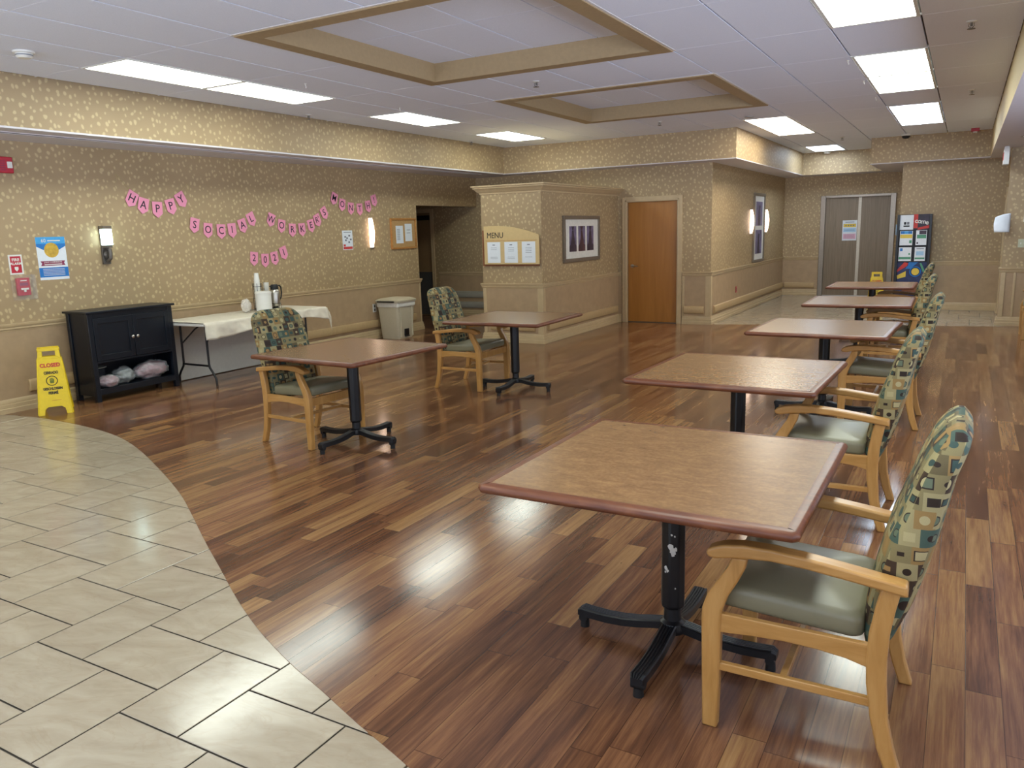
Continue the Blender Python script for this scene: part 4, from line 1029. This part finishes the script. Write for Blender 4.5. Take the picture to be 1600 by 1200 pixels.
t = thing('framed_picture', 'wide framed triptych print on the right face of the menu pillar', 'picture', (KX1, 11.29, 1.46)); hw, hh = .665, .345
m = MB()
for b in ((-hw, hw, hh-.055, hh), (-hw, hw, -hh, -hh+.055), (-hw, -hw+.055, -hh+.055, hh-.055), (hw-.055, hw, -hh+.055, hh-.055)): m.box(0, .035, *b)
m.build('frame', M_FRAME, t, bevel=.004)
m = MB(); m.box(.004, .015, -hw+.055, hw-.055, -hh+.055, hh-.055); m.build('mat_board', M_MAT, t)
for k in range(3):
    c = -.33+.32*k; m = MB(); m.box(.015, .017, c-.125, c+.125, -.19, .19, 0)
    m.loft([[(d_, c-.125, -.19), (d_, c+.125, -.19), (d_, c+.125, -.10), (d_, c+.07, -.08), (d_, c+.05, .03), (d_, c+.02, .12), (d_, c-.03, .12), (d_, c-.05, .02), (d_, c-.08, -.08), (d_, c-.125, -.11)] for d_ in (.017, .018)], m=1)
    m.loft([[(d_, c-.05, .19), (d_, c, .10), (d_, c+.05, .19)] for d_ in (.017, .018)], m=1)
    m.build('print', [M_LILAC, M_PLUM if k != 1 else M_BRICKR], t, smooth=0)
# tall picture in the corridor
t = thing('framed_picture', 'tall narrow framed picture between two wall lights in the corridor', 'picture', (XC, 16.1, 1.53)); hw, hh = .46, .66
m = MB()
for b in ((-hw, hw, hh-.05, hh), (-hw, hw, -hh, -hh+.05), (-hw, -hw+.05, -hh+.05, hh-.05), (hw-.05, hw, -hh+.05, hh-.05)): m.box(0, .035, *b)
m.build('frame', M_FRAME, t, bevel=.004); m = MB(); m.box(.004, .015, -hw+.05, hw-.05, -hh+.05, hh-.05); m.build('mat_board', M_MAT, t)
for s_ in (1, -1):
    m = MB(); m.box(.015, .017, -.27, .27, s_*.27-.23, s_*.27+.23, 0); m.loft([[(d_, -.1, s_*.27-.23), (d_, .12, s_*.27-.23), (d_, .06, s_*.27+.05), (d_, .1, s_*.27+.15), (d_, -.03, s_*.27+.16), (d_, -.08, s_*.27)] for d_ in (.017, .018)], m=1); m.build('print', [M_LILAC, M_PLUM], t, smooth=0)
m = MB(); m.box(0, .006, -.035, .035, -.055, .055); t = thing('red_outlet', 'small red emergency outlet low on the corridor wall', 'outlet', (XC+.007, 14.45, .45)); m.build('cover_plate', M_RED, t, bevel=.002)
m = MB(); m.box(.006, .008, -.012, .012, -.03, .03); m.build('socket', M_MAROON, t)

# ------------------------------------------------------------------ elevator notices, rack
t = thing('paper_notice', 'white notice with yellow, blue and pink bands taped to the elevator door', 'notice', (-2.19, YE+.02, 1.41)); m = MB(); m.box(-.145, .145, -.002, 0, -.215, .215); m.build('sheet', M_PAPER, t)
for nm, mat, z0, z1 in (('yellow_band', M_YELPR, .07, .14), ('blue_band', M_PALEBLUE, -.03, .05), ('pink_band', M_PINKPR, -.18, -.07)):
    m = MB(); m.box(-.125, .125, -.003, -.002, z0, z1); m.build(nm, mat, t)
m = MB(); m.box(-.09, .09, -.003, -.002, .17, .182)
for k in range(3): m.box(-.10, .10, -.0036, -.003, -.10-.03*k, -.094-.03*k)
m.box(-.1, .1, -.0036, -.003, .005, .012)
for k in range(4): m.lathe([(.014, -.0036), (.014, -.003)], (-.075+.05*k, 0, .105), 12, axis='y')
m.build('print', M_GREYINK, t, smooth=0)
t = thing('access_sign', 'small blue-grey access symbol plate right of the elevator door', 'sign', (-1.235, YE, 1.40)); m = MB(); m.box(-.055, .055, -.006, 0, -.11, .11); m.build('plate', M_PALEBLUE, t, bevel=.002)
m = MB(); m.lathe([(.012, -.0075), (.012, -.006)], (0, 0, .075), 14, axis='y'); m.tube([(0, -.008, .055), (0, -.008, .02), (.025, -.008, .015), (.035, -.008, -.02)], .005, 6); m.tube([(.028*math.cos(R(a)), -.008, .0+.028*math.sin(R(a))) for a in range(130, 400, 20)], .004, 6); m.build('symbol', M_INK, t)
m = MB(); m.box(-.03, .03, -.012, 0, -.04, .04); tag(m.build('call_button', M_CHROME, loc=(-1.18, YE, 1.02), bevel=.003), 'small steel call plate beside the elevator, under the access symbol', 'button')
# brochure rack
RX, RY = -.795, 15.82
t = thing('brochure_rack', 'tall black brochure rack with colourful graphics right of the elevator', 'brochure rack', (RX, RY, 0))
m = MB(); m.box(-.275, -.235, -.08, .14, .0, 1.69); m.build('side_panel', M_BLACK, t, bevel=.003); m = MB(); m.box(.235, .275, -.08, .14, .0, 1.69); m.build('side_panel', M_BLACK, t, bevel=.003)
m = MB(); m.box(-.235, .235, 0, .03, .0, 1.69); m.box(-.3, .3, -.12, .16, 0, .03); m.build('back_panel', M_INK, t)
m = MB(); m.box(-.02, .235, -.004, 0, 1.42, 1.69, 0); m.box(-.02, .05, -.006, -.004, 1.45, 1.69, 1); m.loft([[(a, d_, b) for a, b in ((.05, 1.42), (.235, 1.45), (.235, 1.50), (.06, 1.46))] for d_ in (-.004, -.006)], m=1)
m.build('header', [plain('dark_plum_print', '#2a2030', .5, var=.5, scale=8), M_REDINK], t, smooth=0)
m = MB()
for ch, x, z in (('c', .005, 1.575), ('o', .055, 1.57), ('m', .115, 1.56), ('e', .175, 1.545)): m.text(ch, .11, (x+.02, -.007, z), (1, 0, 0), UP, .0006, bold=.002)
m.build('lettering', M_WHITE, t, smooth=0)
# graphic base: overlapping discs, bands
base = [('blue_shape', M_BLUE, [(-.05, .86), (.1, .86), (-.02, .74), (-.1, .74)]), ('red_shape', M_REDINK, [(-.235, .72), (-.235, .68), (-.06, .80), (-.06, .84), (-.12, .86)]), ('yellow_shape', M_YELPR, [(-.235, .62), (-.09, .70), (-.09, .60), (-.22, .56)]), ('green_shape', M_GREEN, [(.12, .84), (.15, .84), (.21, .70), (.18, .68)]),
        ('orange_shape', M_SIGNBR, [(-.2, .48), (.1, .48), (.2, .30), (-.1, .28)])]
m = MB(); m.box(-.235, .235, -.004, 0, .03, .86); m.build('graphic_base', plain('indigo_print', '#24305a', .5, var=.4, scale=10), t)
for nm, mat, pl_ in base:
    m = MB(); m.loft([[(a, d_, b) for a, b in pl_] for d_ in (-.004, -.0052)]); m.build(nm, mat, t, smooth=0)
m = MB(); m.lathe([(.001, -.0065), (.062, -.0065), (.062, -.004)], (.06, 0, .69), 28, axis='y'); m.build('yellow_disc', M_YELPR, t)
m = MB(); m.tube([(.06+.085*math.cos(R(a)), -.006, .69+.085*math.sin(R(a))) for a in range(0, 361, 15)], .010, 6); m.build('blue_ring', M_BLUE, t)
m = MB()
for z in (.87, 1.13, 1.15, 1.41): m.box(-.235, .235, -.03, -.004, z-.004, z+.004)
m.box(.0, .012, -.03, -.004, .87, 1.41); m.build('pocket', M_BLACK, t)
def leaf(label, x, z, hw, hh, bands, head=None):
    t = thing('leaflet', label, 'leaflet', (RX+x, RY-.032, z), 0, 'leaflets in the brochure rack'); m = MB(); m.box(-hw, hw, -.002, 0, -hh, hh); m.build('sheet', M_PAPER, t)
    for mat, a, b, c, d_ in bands:
        m = MB(); m.box(a*hw, b*hw, -.003, -.002, c*hh, d_*hh); m.build('print', mat, t)
leaf('large white sheet with a dark cup logo at the top left of the brochure rack', -.125, 1.555, .108, .128, [(M_INK, -.45, .45, -.62, -.42), (M_INK, -.4, -.05, -.3, .05), (M_GREYINK, .05, .4, -.3, .05)])
leaf('leaflet with blue and yellow bands, upper left pocket of the rack', -.118, 1.28, .102, .125, [(M_BLUE, -.9, -.3, .6, .98), (M_LBLUE, -.3, .3, .6, .98), (M_BLUE, .3, .9, .6, .98), (M_YELPR, -.95, .95, .0, .5), (M_GREEN, .5, .9, -.7, -.3)])
leaf('leaflet with a dark photo over green, upper right pocket of the rack', .12, 1.285, .085, .128, [(M_PLUM, -.4, .9, .45, .95), (M_GREEN, -.8, .9, -.1, .4), (M_INK, -.8, -.55, -.85, -.6)])
leaf('leaflet with a blue square and green strip, lower left pocket of the rack', -.122, 1.00, .102, .122, [(M_BLUE, -.8, -.4, .45, .85), (M_GREEN, -.95, .95, -.75, -.4), (M_GREEN, .55, .8, -.1, .15)])
leaf('leaflet with pale text and a green strip, lower right pocket of the rack', .115, 1.00, .085, .122, [(M_GREYINK, -.7, .7, .72, .8), (M_GREEN, -.9, .9, -.75, -.5), (M_PALEBLUE, -.7, .7, -.2, .4)])

# ------------------------------------------------------------------ right side: paper, exit sign, switches
t = thing('exit_sign', 'exit sign hanging edge-on from the bulkhead by the right wall', 'exit sign', (.43, 13.7, H_SOF)); m = MB(); m.box(-.03, .03, -.1, .1, -.03, 0); m.build('mount', M_WHITE, t, bevel=.003)
m = MB(); m.box(-.035, .035, -.15, .15, -.25, -.03); m.build('housing', M_WHITE, t, bevel=.004)
m = MB(); m.text('EXIT', .15, (-.036, 0, -.14), (0, -1, 0), UP, .001, bold=.002); m.build('lettering', M_REDINK, t, smooth=0)
m = MB(); vs = []
for j in range(11):
    for i in range(9):
        u, v = i/8, j/10
        x = -.19*(1-u) - .015*math.sin(v*3)*(1-u); y = -.02-.05*math.sin(u*math.pi*.8)*(.4+.6*v) ; z = .13-.27*v + .05*(1-u)**2*(1 if v < .5 else -.0) * (1-v) * -1
        vs.append((x, y, z))
m.add(vs, [(j*9+i, j*9+i+1, (j+1)*9+i+1, (j+1)*9+i) for j in range(10) for i in range(8)])
o = tag(m.build('paper_notice', M_PAPER, loc=(.555, 13.84, 1.52), smooth=60), 'curling white paper taped to the edge of the right side wall', 'paper'); so = o.modifiers.new('s', 'SOLIDIFY'); so.thickness = .0015
t = thing('light_switch', 'double light switch plate on the right wall', 'switch', (.735, 13.85, 1.215)); m = MB(); m.box(-.058, .058, -.006, 0, -.06, .06); m.build('plate', plain('ivory_plate', '#b9bb9e', .5), t, bevel=.002)
for x in (-.023, .023):
    m = MB(); m.box(x-.006, x+.006, -.014, -.006, -.012, .012); m.build('toggle', M_WHITE, t)
t = thing('thermostat', 'small white wall plate above the light switch on the right wall', 'thermostat', (.76, 13.85, 1.58)); m = MB(); m.box(-.04, .04, -.02, 0, -.06, .06); m.build('housing', M_WHITE, t, bevel=.004); m = MB(); m.box(-.025, .025, -.021, -.02, .01, .04); m.build('display', M_GREYINK, t)

# ------------------------------------------------------------------ ceiling fittings
def sprinkler(x, y, label, z=H_CEIL):
    t = thing('sprinkler_head', label, 'sprinkler', (x, y, z), 0, 'fire sprinklers')
    m = MB(); m.lathe([(.035, 0), (.035, -.004), (.02, -.01), (.001, -.011)], n=20); m.build('escutcheon', M_WHITE, t)
    m = MB(); m.tube([(0, 0, -.008), (0, 0, -.035)], .008, 8); m.tube([(-.016, 0, -.012), (-.018, 0, -.035), (0, 0, -.05)], .003, 6); m.tube([(.016, 0, -.012), (.018, 0, -.035), (0, 0, -.05)], .003, 6); m.build('body', M_DKMET, t)
    m = MB(); m.lathe([(.001, -.052), (.028, -.052), (.028, -.055), (.001, -.056)][::-1], n=14); m.build('deflector', M_DKMET, t)
k = (H_CEIL-1.6)/(3.111-1.6)
for (x, y, lb) in ((-7.25/k*k+.35, 7.35, 'sprinkler beside the left bulkhead, between the joined panels and the next light'), (-6.96, 11.05, 'sprinkler beside the left bulkhead near the corner'), (-3.75, 7.18, 'sprinkler in front of the farther ceiling recess'),
                   (-3.79, 10.92, 'sprinkler beyond the farther ceiling recess'), (-.07, 7.12, 'sprinkler nearest the camera at the upper right'), (-.05, 10.78, 'sprinkler farther back at the upper right'), (-1.96, 15.08, 'sprinkler in front of the small bluish corridor light')):
    sprinkler(x, y, lb)
t = thing('smoke_detector', 'round white smoke detector on the ceiling at the upper left', 'smoke detector', (-6.25, 3.67, H_CEIL)); m = MB(); m.lathe([(.075, 0), (.075, -.012), (.06, -.018), (.058, -.035), (.045, -.048), (.001, -.05)], n=32); m.build('housing', M_WHITE, t)
m = MB(); m.lathe([(.059, -.022), (.060, -.024), (.060, -.032), (.059, -.033)], n=32); m.build('vent_ring', M_GREY, t)
t = thing('smoke_detector', 'small white smoke detector at the end of the corridor ceiling', 'smoke detector', (-2.6, 17.86, H_CEIL)); m = MB(); m.lathe([(.07, 0), (.07, -.012), (.055, -.045), (.001, -.05)], n=28); m.build('housing', M_WHITE, t)
t = thing('camera_dome', 'black dome camera on the ceiling in front of the back bulkhead', 'camera', (-1.0, 15.5, H_CEIL)); m = MB(); m.lathe([(.08, 0), (.08, -.02), (.07, -.025)], n=28); m.build('ring', M_WHITE, t)
m = MB(); m.lathe([(.07, -.02), (.06, -.05), (.035, -.068), (.001, -.074)], n=28); m.build('dome', M_RUB, t)
t = thing('alarm_horn', 'small dark red alarm on the ceiling by the right bulkhead', 'fire alarm', (.02, 15.35, H_CEIL)); m = MB(); m.box(-.06, .06, -.05, .05, -.05, 0); m.build('housing', M_RED, t, bevel=.005)
m = MB(); m.box(-.03, .03, -.03, .03, -.07, -.05); m.build('strobe', M_WHITE, t, bevel=.004)
for i, (x, y) in enumerate(((-1.035, 8.08), (-1.03, 9.33), (-1.035, 10.64))):
    m = MB(); m.tube([(0, 0, 0), (0, 0, -.02), (.008, 0, -.03), (0, 0, -.04), (-.008, 0, -.03)], .004, 6); m.lathe([(.012, 0), (.012, -.004)], n=12)
    tag(m.build('ceiling_hook', M_WHITE, loc=(x, y, H_CEIL)), ['white ceiling hook nearest the camera by the right row lights', 'white ceiling hook at the seam of the middle light pair', 'white ceiling hook farthest back beside the middle light pair'][i], 'hook', 'ceiling hooks')
for i, (x, y) in enumerate(((-5.75, 7.62), (-5.76, 11.15), (-5.55, 5.9))):
    m = MB(); m.tube([(0, 0, 0), (0, 0, -.02), (.008, 0, -.03), (0, 0, -.04)], .004, 6); m.lathe([(.012, 0), (.012, -.004)], n=12)
    tag(m.build('ceiling_hook', M_WHITE, loc=(x, y, H_CEIL)), ['small ceiling hook beside the single panel of the left row', 'small ceiling hook beside the farthest panel of the left row', 'small ceiling hook right of the joined left panels'][i], 'hook', 'ceiling hooks')
t = thing('ceiling_speaker', 'small round vent next to the joined panels over the corridor mouth', 'vent', (-2.66, 11.3, H_CEIL)); m = MB(); m.lathe([(.06, 0), (.06, -.008), (.001, -.01)], n=24); m.build('cover', M_GREY, t)
# linear diffuser under the left bulkhead
t = thing('linear_diffuser', 'long dark slot air diffuser under the left bulkhead', 'air vent', (-7.42, 4.6, H_SOF)); m = MB()
m.box(-.05, -.035, -7.6, 7.4, -.006, .0); m.box(.035, .05, -7.6, 7.4, -.006, .0); m.build('flange', M_SOFW, t)
m = MB(); m.box(-.035, .035, -7.6, .25, -.002, 0, 0); m.box(-.035, .035, .25, 7.4, -.002, 0, 1); m.build('slot', [M_BLACK, M_GREY], t)
# two recessed cans under the right bulkhead
for i, (x, y) in enumerate(((.62, 12.1), (.60, 10.2))):
    t = thing('recessed_light', ['round recessed light under the right bulkhead, the farther one', 'round recessed light under the right bulkhead, the nearer one'][i], 'ceiling light', (x, y, H_SOF), 0, 'round recessed lights')
    m = MB(); m.lathe([(.10, 0), (.105, -.004), (.085, -.008), (.08, -.001)], n=28); m.build('trim_ring', M_CHROME, t); m = MB(); m.lathe([(.001, -.003), (.08, -.003), (.08, -.001)], n=28); m.build('lens', emis('can_lens', '#dfe8ff', 3) if i == 0 else bpy.data.materials['can_lens'], t)
